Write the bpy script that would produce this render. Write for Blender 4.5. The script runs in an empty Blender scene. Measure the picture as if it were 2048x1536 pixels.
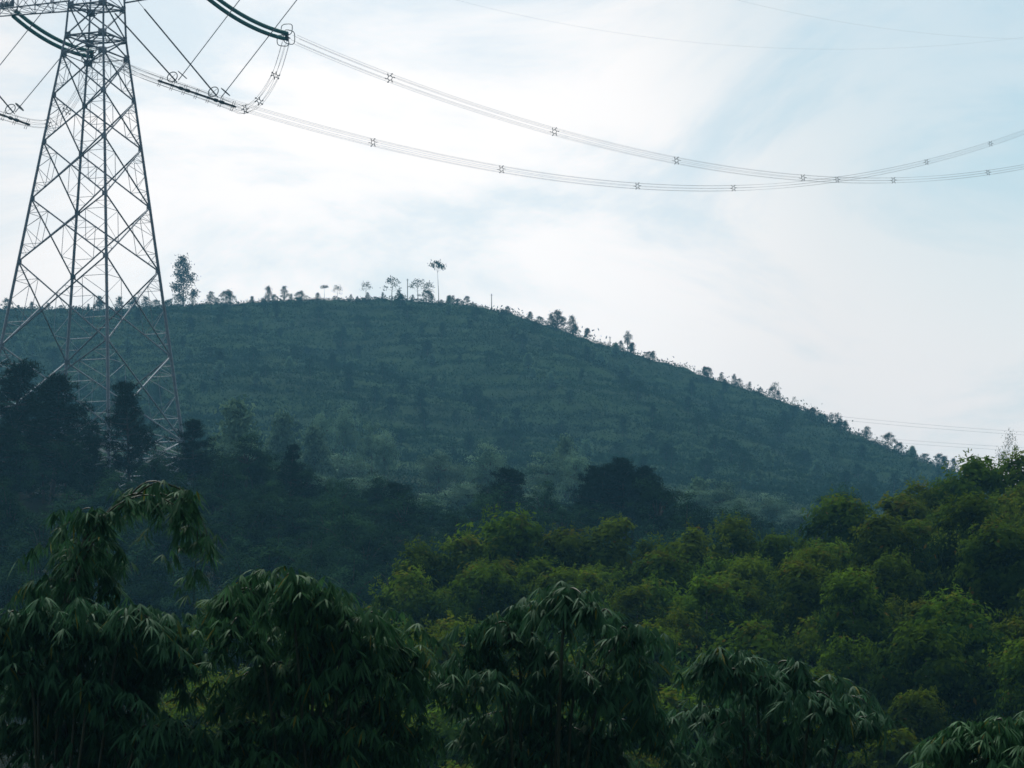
import bpy, math, random
import numpy as np
from mathutils import Vector, Matrix

# ------------------------------------------------------------------ camera
F_PX, PITCH, ROLL = 7500.0, 0.1388, 0.0137      # focal length in photo pixels (2048 wide), radians
scn = bpy.context.scene
C = scn.collection
FW = np.array([0, math.cos(PITCH), math.sin(PITCH)])
U0 = np.array([0, -math.sin(PITCH), math.cos(PITCH)])
R0 = np.array([1.0, 0, 0])
RC = math.cos(ROLL)*R0 + math.sin(ROLL)*U0
UC = -math.sin(ROLL)*R0 + math.cos(ROLL)*U0
cam_d = bpy.data.cameras.new('camera'); cam = bpy.data.objects.new('camera', cam_d); C.objects.link(cam)
cam_d.sensor_width = 36; cam_d.lens = 36*F_PX/2048; cam_d.clip_start = 0.5; cam_d.clip_end = 9000
m = Matrix(((RC[0], UC[0], -FW[0], 0), (RC[1], UC[1], -FW[1], 0), (RC[2], UC[2], -FW[2], 0), (0, 0, 0, 1)))
cam.matrix_world = m
scn.camera = cam

# ------------------------------------------------------------------ sky, sun, exposure
SUN_EL, SUN_AZ = math.radians(52), math.radians(-14)   # azimuth from +Y towards +X
world = bpy.data.worlds.new("World"); scn.world = world; world.use_nodes = True
nt = world.node_tree; nt.nodes.clear()
def N(t, ty, **kw):
    n = t.nodes.new(ty)
    for k, v in kw.items(): setattr(n, k, v)
    return n
sky = N(nt, 'ShaderNodeTexSky', sky_type='NISHITA', sun_disc=False)
sky.sun_elevation = SUN_EL; sky.sun_rotation = SUN_AZ; sky.air_density = 1.0; sky.dust_density = 1.5
tc = N(nt, 'ShaderNodeTexCoord')
# thin cloud layer: noise on the direction, brighter on the sun's side of the sky
mp = N(nt, 'ShaderNodeMapping'); mp.inputs['Scale'].default_value = (6, 6, 13); mp.inputs['Location'].default_value = (3.1, 0.7, 1.93)
nz = N(nt, 'ShaderNodeTexNoise'); nz.inputs['Scale'].default_value = 1.4; nz.inputs['Detail'].default_value = 7; nz.inputs['Roughness'].default_value = 0.62; nz.inputs['Distortion'].default_value = 0.5
L = nt.links.new
L(tc.outputs['Generated'], mp.inputs['Vector']); L(mp.outputs[0], nz.inputs['Vector'])
rng_ = N(nt, 'ShaderNodeMapRange'); rng_.interpolation_type = 'SMOOTHSTEP'
rng_.inputs['From Min'].default_value = 0.36; rng_.inputs['From Max'].default_value = 0.60
L(nz.outputs['Fac'], rng_.inputs['Value'])
# direction cue: clear patch towards upper right of the view
dotr = N(nt, 'ShaderNodeVectorMath', operation='DOT_PRODUCT'); 
blue = Vector(tuple(FW + RC*(2250-1024)/F_PX + UC*(768+250)/F_PX)).normalized()
dotr.inputs[1].default_value = blue
L(tc.outputs['Generated'], dotr.inputs[0])
br = N(nt, 'ShaderNodeMapRange'); br.interpolation_type = 'SMOOTHSTEP'
br.inputs['From Min'].default_value = math.cos(math.radians(8.5)); br.inputs['From Max'].default_value = math.cos(math.radians(1.0))
br.inputs['To Min'].default_value = 0.0; br.inputs['To Max'].default_value = 1.0
L(dotr.outputs['Value'], br.inputs['Value'])
sub = N(nt, 'ShaderNodeMath', operation='MULTIPLY_ADD'); sub.inputs[1].default_value = -0.68
L(br.outputs[0], sub.inputs[0]); 
dens = N(nt, 'ShaderNodeMapRange'); dens.inputs['To Min'].default_value = 0.62; dens.inputs['To Max'].default_value = 1.0
L(rng_.outputs[0], dens.inputs['Value']); L(dens.outputs[0], sub.inputs[2])
clampn = N(nt, 'ShaderNodeClamp'); L(sub.outputs[0], clampn.inputs['Value'])
dots = N(nt, 'ShaderNodeVectorMath', operation='DOT_PRODUCT')
dots.inputs[1].default_value = (math.sin(SUN_AZ)*math.cos(0.14), math.cos(SUN_AZ)*math.cos(0.14), math.sin(0.14))
L(tc.outputs['Generated'], dots.inputs[0])
lum = N(nt, 'ShaderNodeMapRange'); lum.interpolation_type = 'SMOOTHSTEP'
lum.inputs['From Min'].default_value = -0.2; lum.inputs['From Max'].default_value = 1.0
lum.inputs['To Min'].default_value = 1.2; lum.inputs['To Max'].default_value = 10.4
L(dots.outputs['Value'], lum.inputs['Value'])
glow = Vector(tuple(FW + RC*(720-1024)/F_PX + UC*(768-480)/F_PX)).normalized()      # thinner cloud with the sun behind it
dg = N(nt, 'ShaderNodeVectorMath', operation='DOT_PRODUCT'); dg.inputs[1].default_value = glow; L(tc.outputs['Generated'], dg.inputs[0])
gl = N(nt, 'ShaderNodeMapRange'); gl.interpolation_type = 'SMOOTHSTEP'; gl.inputs['From Min'].default_value = math.cos(math.radians(7.5)); gl.inputs['From Max'].default_value = 1.0
gl.inputs['To Max'].default_value = 1.7; L(dg.outputs['Value'], gl.inputs['Value'])
ladd = N(nt, 'ShaderNodeMath', operation='ADD'); L(lum.outputs[0], ladd.inputs[0]); L(gl.outputs[0], ladd.inputs[1])
cc = N(nt, 'ShaderNodeMix', data_type='RGBA'); cc.inputs[6].default_value = (0.885, 0.89, 0.915, 1); cc.inputs[7].default_value = (1.05, 1.0, 0.97, 1)
L(rng_.outputs[0], cc.inputs[0])
csc = N(nt, 'ShaderNodeVectorMath', operation='SCALE'); L(cc.outputs[2], csc.inputs[0]); L(ladd.outputs[0], csc.inputs['Scale'])
mixs = N(nt, 'ShaderNodeMix', data_type='RGBA'); L(clampn.outputs[0], mixs.inputs[0]); tint = N(nt, 'ShaderNodeMix', data_type='RGBA'); tint.blend_type = 'MULTIPLY'; tint.inputs[0].default_value = 1; tint.inputs[7].default_value = (1.12, 1.26, 1.12, 1); L(sky.outputs[0], tint.inputs[6]); L(tint.outputs[2], mixs.inputs[6]); L(csc.outputs[0], mixs.inputs[7])
bg = N(nt, 'ShaderNodeBackground'); bg.inputs['Strength'].default_value = 0.1
L(mixs.outputs[2], bg.inputs['Color']); wo = N(nt, 'ShaderNodeOutputWorld'); L(bg.outputs[0], wo.inputs['Surface'])

sd = bpy.data.lights.new('sun', 'SUN'); so = bpy.data.objects.new('sun', sd); C.objects.link(so)
sd.energy = 2.4; sd.angle = math.radians(16); sd.color = (1.0, 0.98, 0.93)
sv = Vector((math.sin(SUN_AZ)*math.cos(SUN_EL), math.cos(SUN_AZ)*math.cos(SUN_EL), math.sin(SUN_EL)))
so.rotation_euler = sv.to_track_quat('Z', 'Y').to_euler()
scn.view_settings.view_transform = 'Standard'; scn.view_settings.look = 'None'
scn.view_settings.exposure = 0.0; scn.view_settings.gamma = 1.0
scn.cycles.max_bounces = 4; scn.cycles.diffuse_bounces = 2; scn.cycles.glossy_bounces = 1
scn.cycles.transmission_bounces = 2; scn.cycles.volume_bounces = 0; scn.cycles.caustics_reflective = False
scn.render.filter_size = 1.7 if hasattr(scn.render, 'filter_size') else 1.5
scn.cycles.filter_width = 1.6

def pt(px, py, Y):
    d = FW + RC*(px-1024)/F_PX + UC*(768-py)/F_PX
    return d*(Y/d[1])

# ------------------------------------------------------------------ helpers
class MB:
    def __init__(s): s.v = []; s.f = []; s.t = []; s.n = 0
    def add(s, v, f, t=None):
        v = np.asarray(v, float).reshape(-1, 3); f = np.asarray(f, int).reshape(-1, 4)
        s.v.append(v); s.f.append(f+s.n); s.n += len(v)
        s.t.append(np.full(len(v), 0.5) if t is None else np.broadcast_to(np.asarray(t, float), (len(v),)))
    def tube(s, pts, rad, n=6, t=None):
        P = np.asarray(pts, float); k = len(P)
        rad = np.broadcast_to(np.asarray(rad, float), (k,))
        T = np.gradient(P, axis=0); T /= np.linalg.norm(T, axis=1)[:, None]+1e-12
        a = np.array([0, 0, 1.0]) if abs(T[0][2]) < 0.9 else np.array([1.0, 0, 0])
        u = np.cross(T[0], a); u /= np.linalg.norm(u)
        ang = np.arange(n)*2*math.pi/n; V = []
        for i in range(k):
            u = u-T[i]*(u@T[i]); u /= np.linalg.norm(u)+1e-12
            w = np.cross(T[i], u)
            V.append(P[i]+rad[i]*(np.cos(ang)[:, None]*u+np.sin(ang)[:, None]*w))
        i, j = np.meshgrid(np.arange(k-1), np.arange(n), indexing='ij'); j2 = (j+1) % n
        f = np.stack([i*n+j, i*n+j2, (i+1)*n+j2, (i+1)*n+j], -1).reshape(-1, 4)
        s.add(np.concatenate(V), f, t)
    def bar(s, a, b, r, n=4): s.tube([a, b], [r, r], n)
    def box(s, c, ax, ay, az):
        c, ax, ay, az = map(lambda q: np.asarray(q, float), (c, ax, ay, az))
        v = [c+i*ax+j*ay+k*az for i in (-1, 1) for j in (-1, 1) for k in (-1, 1)]
        s.add(v, [(0, 1, 3, 2), (4, 6, 7, 5), (0, 4, 5, 1), (2, 3, 7, 6), (0, 2, 6, 4), (1, 5, 7, 3)])
    def leaves(s, c, d, nrm, ln, w, t=None, bend=None):
        """diamond leaves; c base points, d direction, nrm normal"""
        c = np.asarray(c, float); d = d/(np.linalg.norm(d, axis=1)[:, None]+1e-9)
        sd_ = np.cross(d, nrm); sd_ /= np.linalg.norm(sd_, axis=1)[:, None]+1e-9
        ln = np.broadcast_to(ln, (len(c),))[:, None]; w = np.broadcast_to(w, (len(c),))[:, None]
        tt = None if t is None else np.repeat(np.broadcast_to(t, (len(c),)), 4 if bend is None else 8)
        if bend is None:
            V = np.stack([c, c+d*ln*.45+sd_*w*.5, c+d*ln, c+d*ln*.45-sd_*w*.5], 1)
            f = np.arange(len(c)*4).reshape(-1, 4)
        else:
            g = np.array([0, 0, -1.0])*bend
            p1 = c+d*ln*.33+g*ln*.05; p2 = c+d*ln*.66+g*ln*.2; p3 = c+d*ln*.97+g*ln*.45
            V = np.stack([c-sd_*w*.12, c+sd_*w*.12, p1+sd_*w*.5, p1-sd_*w*.5, p2+sd_*w*.42, p2-sd_*w*.42, p3+sd_*w*.04, p3-sd_*w*.04], 1)
            b = np.arange(len(c))[:, None]*8
            f = np.concatenate([b+np.array([0, 1, 2, 3]), b+np.array([3, 2, 4, 5]), b+np.array([5, 4, 6, 7])])
        s.add(V.reshape(-1, 3), f, tt)
    def mesh(s, name, mat, smooth=False):
        v = np.concatenate(s.v); f = np.concatenate(s.f); me = bpy.data.meshes.new(name)
        me.vertices.add(len(v)); me.vertices.foreach_set('co', v.astype(np.float32).ravel())
        me.loops.add(len(f)*4); me.loops.foreach_set('vertex_index', f.astype(np.int32).ravel())
        me.polygons.add(len(f)); me.polygons.foreach_set('loop_start', (np.arange(len(f))*4).astype(np.int32))
        me.polygons.foreach_set('loop_total', np.full(len(f), 4, np.int32))
        if smooth: me.polygons.foreach_set('use_smooth', np.ones(len(f), bool))
        a = me.attributes.new('tint', 'FLOAT', 'POINT'); a.data.foreach_set('value', np.concatenate(s.t).astype(np.float32))
        me.materials.append(mat); me.update(); me.validate(); return me
def link(name, data, parent=None, loc=None):
    o = bpy.data.objects.new(name, data); C.objects.link(o)
    if parent is not None: o.parent = parent
    if loc is not None: o.location = tuple(loc)
    return o
def tag(o, label=None, cat=None, group=None, kind=None):
    if label: o['label'] = label
    if cat: o['category'] = cat
    if group: o['group'] = group
    if kind: o['kind'] = kind
    return o

# ------------------------------------------------------------------ materials
def newmat(name):
    mt = bpy.data.materials.new(name); mt.use_nodes = True; t = mt.node_tree; t.nodes.clear()
    return mt, t, N(t, 'ShaderNodeOutputMaterial')
def leafmat(name, ca, cb, cc_=None, transl=0.25, rough=0.65, spec=0.1, objvar=0.25):
    mt, t, out = newmat(name); l = t.links.new
    at = N(t, 'ShaderNodeAttribute', attribute_name='tint')
    rp = N(t, 'ShaderNodeValToRGB'); e = rp.color_ramp.elements
    e[0].position = 0.0; e[0].color = (*ca, 1); e[1].position = 1.0; e[1].color = (*cb, 1)
    if cc_: q = e.new(0.9); q.color = (*cb, 1); e[2].color = (*cc_, 1)
    l(at.outputs['Fac'], rp.inputs[0])
    oi = N(t, 'ShaderNodeObjectInfo'); hs = N(t, 'ShaderNodeHueSaturation')
    mr = N(t, 'ShaderNodeMapRange'); mr.inputs['To Min'].default_value = 1-objvar; mr.inputs['To Max'].default_value = 1+objvar
    mh = N(t, 'ShaderNodeMapRange'); mh.inputs['To Min'].default_value = 0.485; mh.inputs['To Max'].default_value = 0.515
    wn = N(t, 'ShaderNodeTexWhiteNoise', noise_dimensions='1D'); l(oi.outputs['Random'], wn.inputs['W'])
    l(oi.outputs['Random'], mr.inputs['Value']); l(wn.outputs['Value'], mh.inputs['Value'])
    l(rp.outputs[0], hs.inputs['Color']); l(mr.outputs[0], hs.inputs['Value']); l(mh.outputs[0], hs.inputs['Hue'])
    if spec >= 0.05:
        p = N(t, 'ShaderNodeBsdfPrincipled'); p.inputs['Roughness'].default_value = rough; p.inputs['Specular IOR Level'].default_value = spec; l(hs.outputs[0], p.inputs['Base Color'])
    else:
        p = N(t, 'ShaderNodeBsdfDiffuse'); l(hs.outputs[0], p.inputs['Color'])
    tr = N(t, 'ShaderNodeBsdfTranslucent'); l(hs.outputs[0], tr.inputs['Color'])
    mx = N(t, 'ShaderNodeMixShader'); mx.inputs[0].default_value = transl
    l(p.outputs[0], mx.inputs[1]); l(tr.outputs[0], mx.inputs[2]); l(mx.outputs[0], out.inputs[0]); return mt
def plainmat(name, col, rough=0.6, metal=0.0, noise=0.25, scale=2.0, spec=0.4, col2=None):
    mt, t, out = newmat(name); l = t.links.new
    p = N(t, 'ShaderNodeBsdfPrincipled'); p.inputs['Roughness'].default_value = rough; p.inputs['Metallic'].default_value = metal
    p.inputs['Specular IOR Level'].default_value = spec
    g = N(t, 'ShaderNodeNewGeometry'); nz = N(t, 'ShaderNodeTexNoise'); nz.inputs['Scale'].default_value = scale; nz.inputs['Detail'].default_value = 5
    l(g.outputs['Position'], nz.inputs['Vector'])
    mx = N(t, 'ShaderNodeMix', data_type='RGBA'); c2 = col2 or tuple(c*(1-noise) for c in col)
    mr = N(t, 'ShaderNodeMapRange'); mr.inputs['From Min'].default_value = 0.35; mr.inputs['From Max'].default_value = 0.65
    mx.inputs[6].default_value = (*col, 1); mx.inputs[7].default_value = (*c2, 1)
    l(nz.outputs['Fac'], mr.inputs[0]); l(mr.outputs[0], mx.inputs[0]); l(mx.outputs[2], p.inputs['Base Color']); l(p.outputs[0], out.inputs[0]); return mt
M_STEEL = plainmat('galvanised_steel', (0.35, 0.42, 0.50), 0.55, 0.25, 0.25, 3)
M_DARKSTEEL = plainmat('dark_fitting', (0.07, 0.08, 0.09), 0.5, 0.3)
M_GLASSINS = plainmat('green_insulator', (0.06, 0.32, 0.28), 0.2, 0, 0.3, 4, 0.6)
M_RUBBER = plainmat('grey_insulator', (0.06, 0.065, 0.085), 0.5)
M_THININS = plainmat('pale_insulator', (0.30, 0.30, 0.36), 0.5)
M_WIRE = plainmat('aluminium_wire', (0.25, 0.27, 0.28), 0.5, 0.4)
M_BARK = plainmat('bark', (0.11, 0.085, 0.065), 0.85, 0, 0.5, 6)
M_PALEBARK = plainmat('pale_bark', (0.26, 0.23, 0.19), 0.8, 0, 0.5, 3)
M_CULM = plainmat('bamboo_culm', (0.035, 0.055, 0.018), 0.5, 0, 0.4, 8)
M_GROUND = plainmat('hill_ground', (0.025, 0.066, 0.020), 0.95, 0, 0.4, 0.03, 0.02, (0.018, 0.045, 0.018))
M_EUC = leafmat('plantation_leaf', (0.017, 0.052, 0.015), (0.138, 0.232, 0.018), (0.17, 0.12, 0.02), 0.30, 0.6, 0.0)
M_BAMBOO = leafmat('bamboo_leaf', (0.026, 0.100, 0.040), (0.085, 0.225, 0.100), (0.20, 0.20, 0.03), 0.22, 0.6, 0.06, 0.1)
M_PINE = leafmat('pine_needles', (0.009, 0.026, 0.012), (0.018, 0.044, 0.020), None, 0.06, 0.8, 0.0, 0.2)
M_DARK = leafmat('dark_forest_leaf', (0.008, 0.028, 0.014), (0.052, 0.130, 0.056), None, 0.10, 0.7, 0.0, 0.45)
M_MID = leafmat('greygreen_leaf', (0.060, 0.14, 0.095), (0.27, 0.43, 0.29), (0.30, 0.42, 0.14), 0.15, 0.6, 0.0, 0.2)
M_HILL = leafmat('hill_leaf', (0.014, 0.038, 0.016), (0.030, 0.080, 0.028), (0.07, 0.14, 0.03), 0.15, 0.6, 0.0, 0.2)
M_SHRUB = leafmat('shrub_leaf', (0.012, 0.034, 0.015), (0.028, 0.076, 0.024), (0.06, 0.05, 0.03), 0.12, 0.7, 0.0, 0.2)

# ------------------------------------------------------------------ terrain
HC = 1816.0
cols = np.array([-600, -200, 100, 400, 700, 1000, 1300, 1600, 1900, 2200, 2700], float)
def zpix(e, Y): return (HC-np.asarray(e, float))/F_PX*Y
fine = np.arange(-600, 2701, 50.0)
ip = lambda v: np.interp(fine, cols, v)
ridge = np.interp(fine, [-600, -200, 0, 130, 330, 450, 560, 700, 830, 930, 1000, 1100, 1200, 1300, 1400, 1500, 1600, 1700, 1800, 1900, 2048, 2200, 2700],
                  [690, 650, 637, 637, 622, 618, 606, 613, 606, 612, 627, 652, 684, 722, 754, 780, 820, 868, 902, 938, 985, 1040, 1150])
e900 = ip([880, 885, 890, 895, 900, 930, 960, 995, 1020, 1050, 1100])
one = np.ones_like(fine)
zr230 = zpix(ip([1430, 1390, 1340, 1270, 1210, 1085, 1085, 1035, 965, 900, 880]), 230)-8.0
ST = [(-400, -1.6*one), (0, -1.7*one), (25, -3*one), (45, -4*one), (80, -4*one), (120, -4.2*one), (170, .5*(zr230-4.2)+one*0.5), (230, zr230),
      (262, np.maximum(zr230-1, 9)), (300, np.where(fine > 900, 16, 18)*one), (360, zpix(ip([1170, 1170, 1170, 1175, 1190, 1200, 1200, 1210, 1220, 1230, 1230]), 360)),
      (440, zpix(ip([1000, 1000, 1005, 1015, 1060, 1090, 1095, 1110, 1130, 1150, 1150]), 440)),
      (600, zpix(ip([985, 985, 990, 1000, 1015, 1035, 1055, 1070, 1085, 1095, 1120]), 600)),
      (900, zpix(e900, 900)), (1150, zpix(e900*.5+ridge*.5-12, 1150)), (1330, zpix(ridge+22, 1330)), (1400, zpix(ridge, 1400)), (1480, zpix(ridge+40, 1480)),
      (1800, zpix(ridge, 1400)*.6), (2300, 30*one), (2600, 20*one)]
SY = np.array([s[0] for s in ST], float); SZ = np.stack([s[1] for s in ST])
TG = np.zeros_like(SZ)
for i in range(len(SY)):
    if 0 < i < len(SY)-1:
        a = (SZ[i]-SZ[i-1])/(SY[i]-SY[i-1]); b = (SZ[i+1]-SZ[i])/(SY[i+1]-SY[i])
        TG[i] = np.where(a*b > 0, 2*a*b/(a+b+1e-9*(a+b == 0)), 0)
TG[SY == 230] = 0
def ground(X, Y):
    X = np.asarray(X, float); Y = np.asarray(Y, float); X, Y = np.broadcast_arrays(X, Y)
    Yc = np.clip(Y, SY[0], SY[-1]-1e-3)
    p = 1024+F_PX*X/np.maximum(Y, 90)*0.99 - ROLL*450
    ci = np.clip((p-fine[0])/50.0, 0, len(fine)-1.001); c0 = ci.astype(int); cf = ci-c0; cf = cf*cf*(3-2*cf)*.5+cf*.5
    k = np.clip(np.searchsorted(SY, Yc, side='right')-1, 0, len(SY)-2)
    h = SY[k+1]-SY[k]; t = (Yc-SY[k])/h
    g = lambda A, kk: A[kk, c0]*(1-cf)+A[kk, c0+1]*cf
    z = (2*t**3-3*t**2+1)*g(SZ, k)+(t**3-2*t**2+t)*h*g(TG, k)+(-2*t**3+3*t**2)*g(SZ, k+1)+(t**3-t**2)*h*g(TG, k+1)
    w = np.clip(Y/1400, 0.02, 1)
    z = z+w*(0.9*np.sin(X*.047+Y*.021)+0.7*np.sin(X*.11-Y*.063+1)+0.45*np.sin(X*.27+Y*.19+2)+0.3*np.sin(X*.61-Y*.37))
    z = z+np.clip((Y-880)/200, 0, 1)*np.clip((1400-Y)/120, 0, 1)*(2.6*np.sin(X*.052+1.5*np.sin(Y*.011))+1.6*np.sin(X*.021-Y*.017+2)+1.0*np.sin(X*.11+Y*.045))
    return z
az = np.concatenate([np.linspace(-.75, -.20, 24), np.linspace(-.19, .19, 380), np.linspace(.20, .75, 24)])
yr = np.concatenate([np.linspace(-400, 0, 12), np.linspace(6, 440, 110), np.linspace(448, 890, 60), np.linspace(895, 1500, 150), np.linspace(1520, 2595, 36)])
gm = MB(); AZ, YR = np.meshgrid(az, yr); XX = AZ*(np.maximum(YR, 0)+40); ZZ = ground(XX, YR)
i, j = np.meshgrid(np.arange(len(yr)-1), np.arange(len(az)-1), indexing='ij'); n = len(az)
gm.add(np.stack([XX, YR, ZZ], -1).reshape(-1, 3), np.stack([i*n+j, i*n+j+1, (i+1)*n+j+1, (i+1)*n+j], -1).reshape(-1, 4))
t = M_GROUND.node_tree; pb = [n for n in t.nodes if n.type == 'BSDF_PRINCIPLED'][0]; src = pb.inputs['Base Color'].links[0].from_socket
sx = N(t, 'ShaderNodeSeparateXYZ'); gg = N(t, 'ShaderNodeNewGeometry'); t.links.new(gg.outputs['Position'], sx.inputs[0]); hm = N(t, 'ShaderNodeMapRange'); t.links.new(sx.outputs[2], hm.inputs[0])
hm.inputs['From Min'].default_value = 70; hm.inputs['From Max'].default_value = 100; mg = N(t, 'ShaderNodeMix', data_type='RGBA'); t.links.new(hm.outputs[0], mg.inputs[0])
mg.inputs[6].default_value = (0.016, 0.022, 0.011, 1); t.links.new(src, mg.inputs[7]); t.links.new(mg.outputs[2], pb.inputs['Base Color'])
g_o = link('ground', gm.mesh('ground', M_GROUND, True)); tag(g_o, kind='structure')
def gz(x, y): return float(ground(x, y))
def gpt(px, Y):       # ground point seen at azimuth of pixel column px
    x = pt(px, 900, Y)[0]; return np.array([x, Y, gz(x, Y)])

# ------------------------------------------------------------------ pylon
TH = 0.3457; ct, st_ = math.cos(TH), math.sin(TH)
OFF = dict(A=(-ct, -st_), B=(-st_, ct), C=(st_, -ct), D=(ct, st_))
CX = -50.503; CY = 440.0
base_z = min(gz(CX+a*13, CY+b*13) for a, b in OFF.values())-0.5
lower = [95.296, 89.556, 82.537, 74.899, 64.724]
zz = lambda y: pt(191, y, CY)[2]
lv = [(zz(-260), 2.3), (zz(-170), 2.6), (zz(-90), 2.9), (zz(-38), 3.2), (zz(15), 3.45), (zz(76), 3.72), (zz(113), 4.1)]
lv += [(z, 21.469-0.17257*z) for z in lower]
z6, z7 = 54.6, base_z
lv += [(z6, 21.469-0.17257*z6), (z7, 21.469-0.17257*z7)]
def nd(c, k, f=0.0):
    z = lv[k][0]*(1-f)+lv[min(k+1, len(lv)-1)][0]*f; R = lv[k][1]*(1-f)+lv[min(k+1, len(lv)-1)][1]*f
    return np.array([CX+R*OFF[c][0], CY+R*OFF[c][1], z])
def leg_at(c, z):
    for k in range(len(lv)-1):
        if lv[k+1][0] <= z: return nd(c, k, (lv[k][0]-z)/(lv[k][0]-lv[k+1][0]))
pylon = link('electricity_pylon', None, loc=(CX, CY, base_z)); org = np.array([CX, CY, base_z])
tag(pylon, 'tall grey steel lattice pylon rising above the dark trees at the left', 'pylon')
def part(name, mb, mat, parent, smooth=False):
    top_ = parent if parent.parent is None else parent.parent; off = np.array(top_.matrix_basis.translation)
    mb.v = [v-off for v in mb.v]; return link(name, mb.mesh(name, mat, smooth), parent)
FOOT = len(lv)-1
for c in 'ABCD':
    b = MB(); pts = [nd(c, k) for k in range(len(lv))]
    b.tube(pts, [.10, .10, .11, .12, .12, .13, .14, .15, .16, .17, .18, .19, .21, .23], 8)
    b.box(pts[-1]+[0, 0, .2], (.7, 0, 0), (0, .7, 0), (0, 0, .5))
    part('leg', b, M_STEEL, pylon)
faces = [('A', 'B'), ('A', 'C'), ('C', 'D'), ('B', 'D')]
for (p, q) in faces:
    b = MB(); s2 = MB()
    for k in range(0, 12):
        r = .06 if k < 4 else .098
        a0, a1, b0, b1 = nd(p, k), nd(p, k+1), nd(q, k), nd(q, k+1)
        b.bar(a0, b1, r, 5); b.bar(b0, a1, r, 5)
        w0, w1 = np.linalg.norm(b0-a0), np.linalg.norm(b1-a1); tx = w0/(w0+w1); X = a0+(b1-a0)*tx
        if k == 5 or k == 4: b.bar(a1, b1, .07, 5)
        if k >= 6:
            for (u0, u1) in ((a0, a1), (b0, b1)):
                l1, l2, l3 = u0+(u1-u0)*tx*.5, u0+(u1-u0)*tx, u0+(u1-u0)*(tx+(1-tx)*.5)
                d1, d3 = (u0+X)/2, (u1+X)/2
                for (e0, e1) in ((l1, d1), (l3, d3), (l2, d1), (l2, d3), (d1, d3)): s2.bar(e0, e1, .034, 4)
                dq = u0+(X-u0)*.25; s2.bar(dq, u0+(u1-u0)*tx*.25, .027, 4); s2.bar(dq, l1, .027, 4)
                dq = u1+(X-u1)*.25; s2.bar(dq, u1+(u0-u1)*(1-tx)*.25, .027, 4); s2.bar(dq, l3, .027, 4)
    # splayed base panel: K bracing with horizontal belts
    zt, zb = lv[12][0], base_z
    for fz in (0.0, .2, .42, .68):
        z = zt*(1-fz)+zb*fz; b.bar(leg_at(p, z), leg_at(q, z), .07, 5)
        for t0_, t1_, z2 in ((0, .25, .1), (.25, .5, -.1), (.5, .75, .1), (.75, 1, -.1)):
            A_, B_ = leg_at(p, z), leg_at(q, z); s2.bar(A_+(B_-A_)*t0_, A_+(B_-A_)*t1_+[0, 0, -1.6], .04, 4); s2.bar(A_+(B_-A_)*t0_+[0, 0, -1.6], A_+(B_-A_)*t1_, .04, 4)
    mid = (leg_at(p, zt)+leg_at(q, zt))/2
    for c in (p, q):
        o_ = q if c == p else p
        f1 = leg_at(c, zb); b.bar(mid, f1, .09, 5)
        for u in (.25, .5, .75):
            z = zt*(1-u)+zb*u; L1 = leg_at(c, z); m1 = mid+(f1-mid)*u
            s2.bar(L1, m1, .05, 4); s2.bar(leg_at(o_, z), mid+(leg_at(o_, zb)-mid)*u, .045, 4); s2.bar(m1, leg_at(c, zt*(1-u+.25)+zb*(u-.25)), .035, 4)
    fb = part('face_bracing', b, M_STEEL, pylon); part('secondary_bracing', s2, M_STEEL, fb)
b = MB()
for k in range(3, 12):
    for c in 'ABCD':
        P = nd(c, k); sz = .42 if 4 <= k <= 6 else .27
        for (p, q) in faces:
            if c in (p, q):
                o_ = q if c == p else p; d = nd(o_, k)-P; d /= np.linalg.norm(d)
                nn = np.cross(d, [0, 0, 1]); b.box(P+d*sz*.7, d*sz, nn*.02, np.array([0, 0, sz*1.0]))
part('gusset_plates', b, M_STEEL, pylon)
b = MB()                                             # horizontal diaphragm at the waist
for k in (4, 5):
    ps = [nd(c, k) for c in 'ACDB']
    for i in range(4): b.bar(ps[i], ps[(i+1) % 4], .11, 6)
    ms = [(ps[i]+ps[(i+1) % 4])/2 for i in range(4)]
    for i in range(4): b.bar(ms[i], ms[(i+1) % 4], .10, 6); b.bar(ps[i], ms[(i+1) % 4], .05, 5)
    b.bar(ps[0], ps[2], .06, 5); b.bar(ps[1], ps[3], .06, 5)
for k in (12,):
    ps = [leg_at(c, lv[k][0]) for c in 'ACDB']; ms = [(ps[i]+ps[(i+1) % 4])/2 for i in range(4)]
    for i in range(4): b.bar(ps[i], ps[(i+1) % 4], .035, 4); b.bar(ms[i], ms[(i+1) % 4], .035, 4)
part('waist_platform', b, M_STEEL, pylon)
ARM = np.array([.905, -.425, 0]); PERP = np.array([.425, .905, 0])
def crossarm(sgn, kb, length, tip_dz, hgt):
    b = MB(); cs = ('C', 'D') if sgn > 0 else ('A', 'B')
    zb_ = lv[kb][0]+(0.9 if sgn > 0 else 0.5)
    r0, r1 = leg_at(cs[0], zb_), leg_at(cs[1], zb_); t0, t1 = leg_at(cs[0], zb_+hgt), leg_at(cs[1], zb_+hgt)
    tip = np.array([CX, CY, zb_+tip_dz])+ARM*sgn*length; e0, e1 = tip-PERP*.9, tip+PERP*.9; h = np.array([0, 0, .9])
    ns = 9; ch = [[r0+(e0-r0)*i/ns for i in range(ns+1)], [r1+(e1-r1)*i/ns for i in range(ns+1)],
                  [t0+(e0+h-t0)*i/ns for i in range(ns+1)], [t1+(e1+h-t1)*i/ns for i in range(ns+1)]]
    for c_ in ch: b.tube([c_[0], c_[-1]], [.11, .07], 6)
    for i in range(ns):
        for (u, v) in ((0, 1), (0, 2), (1, 3), (2, 3)):
            b.bar(ch[u][i], ch[v][i+1], .045, 4); b.bar(ch[v][i], ch[u][i+1], .045, 4); b.bar(ch[u][i+1], ch[v][i+1], .045, 4)
    part('crossarm', b, M_STEEL, pylon); return ch, tip
chL, tipL = crossarm(-1, 4, 25, .2, 4.2)
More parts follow.
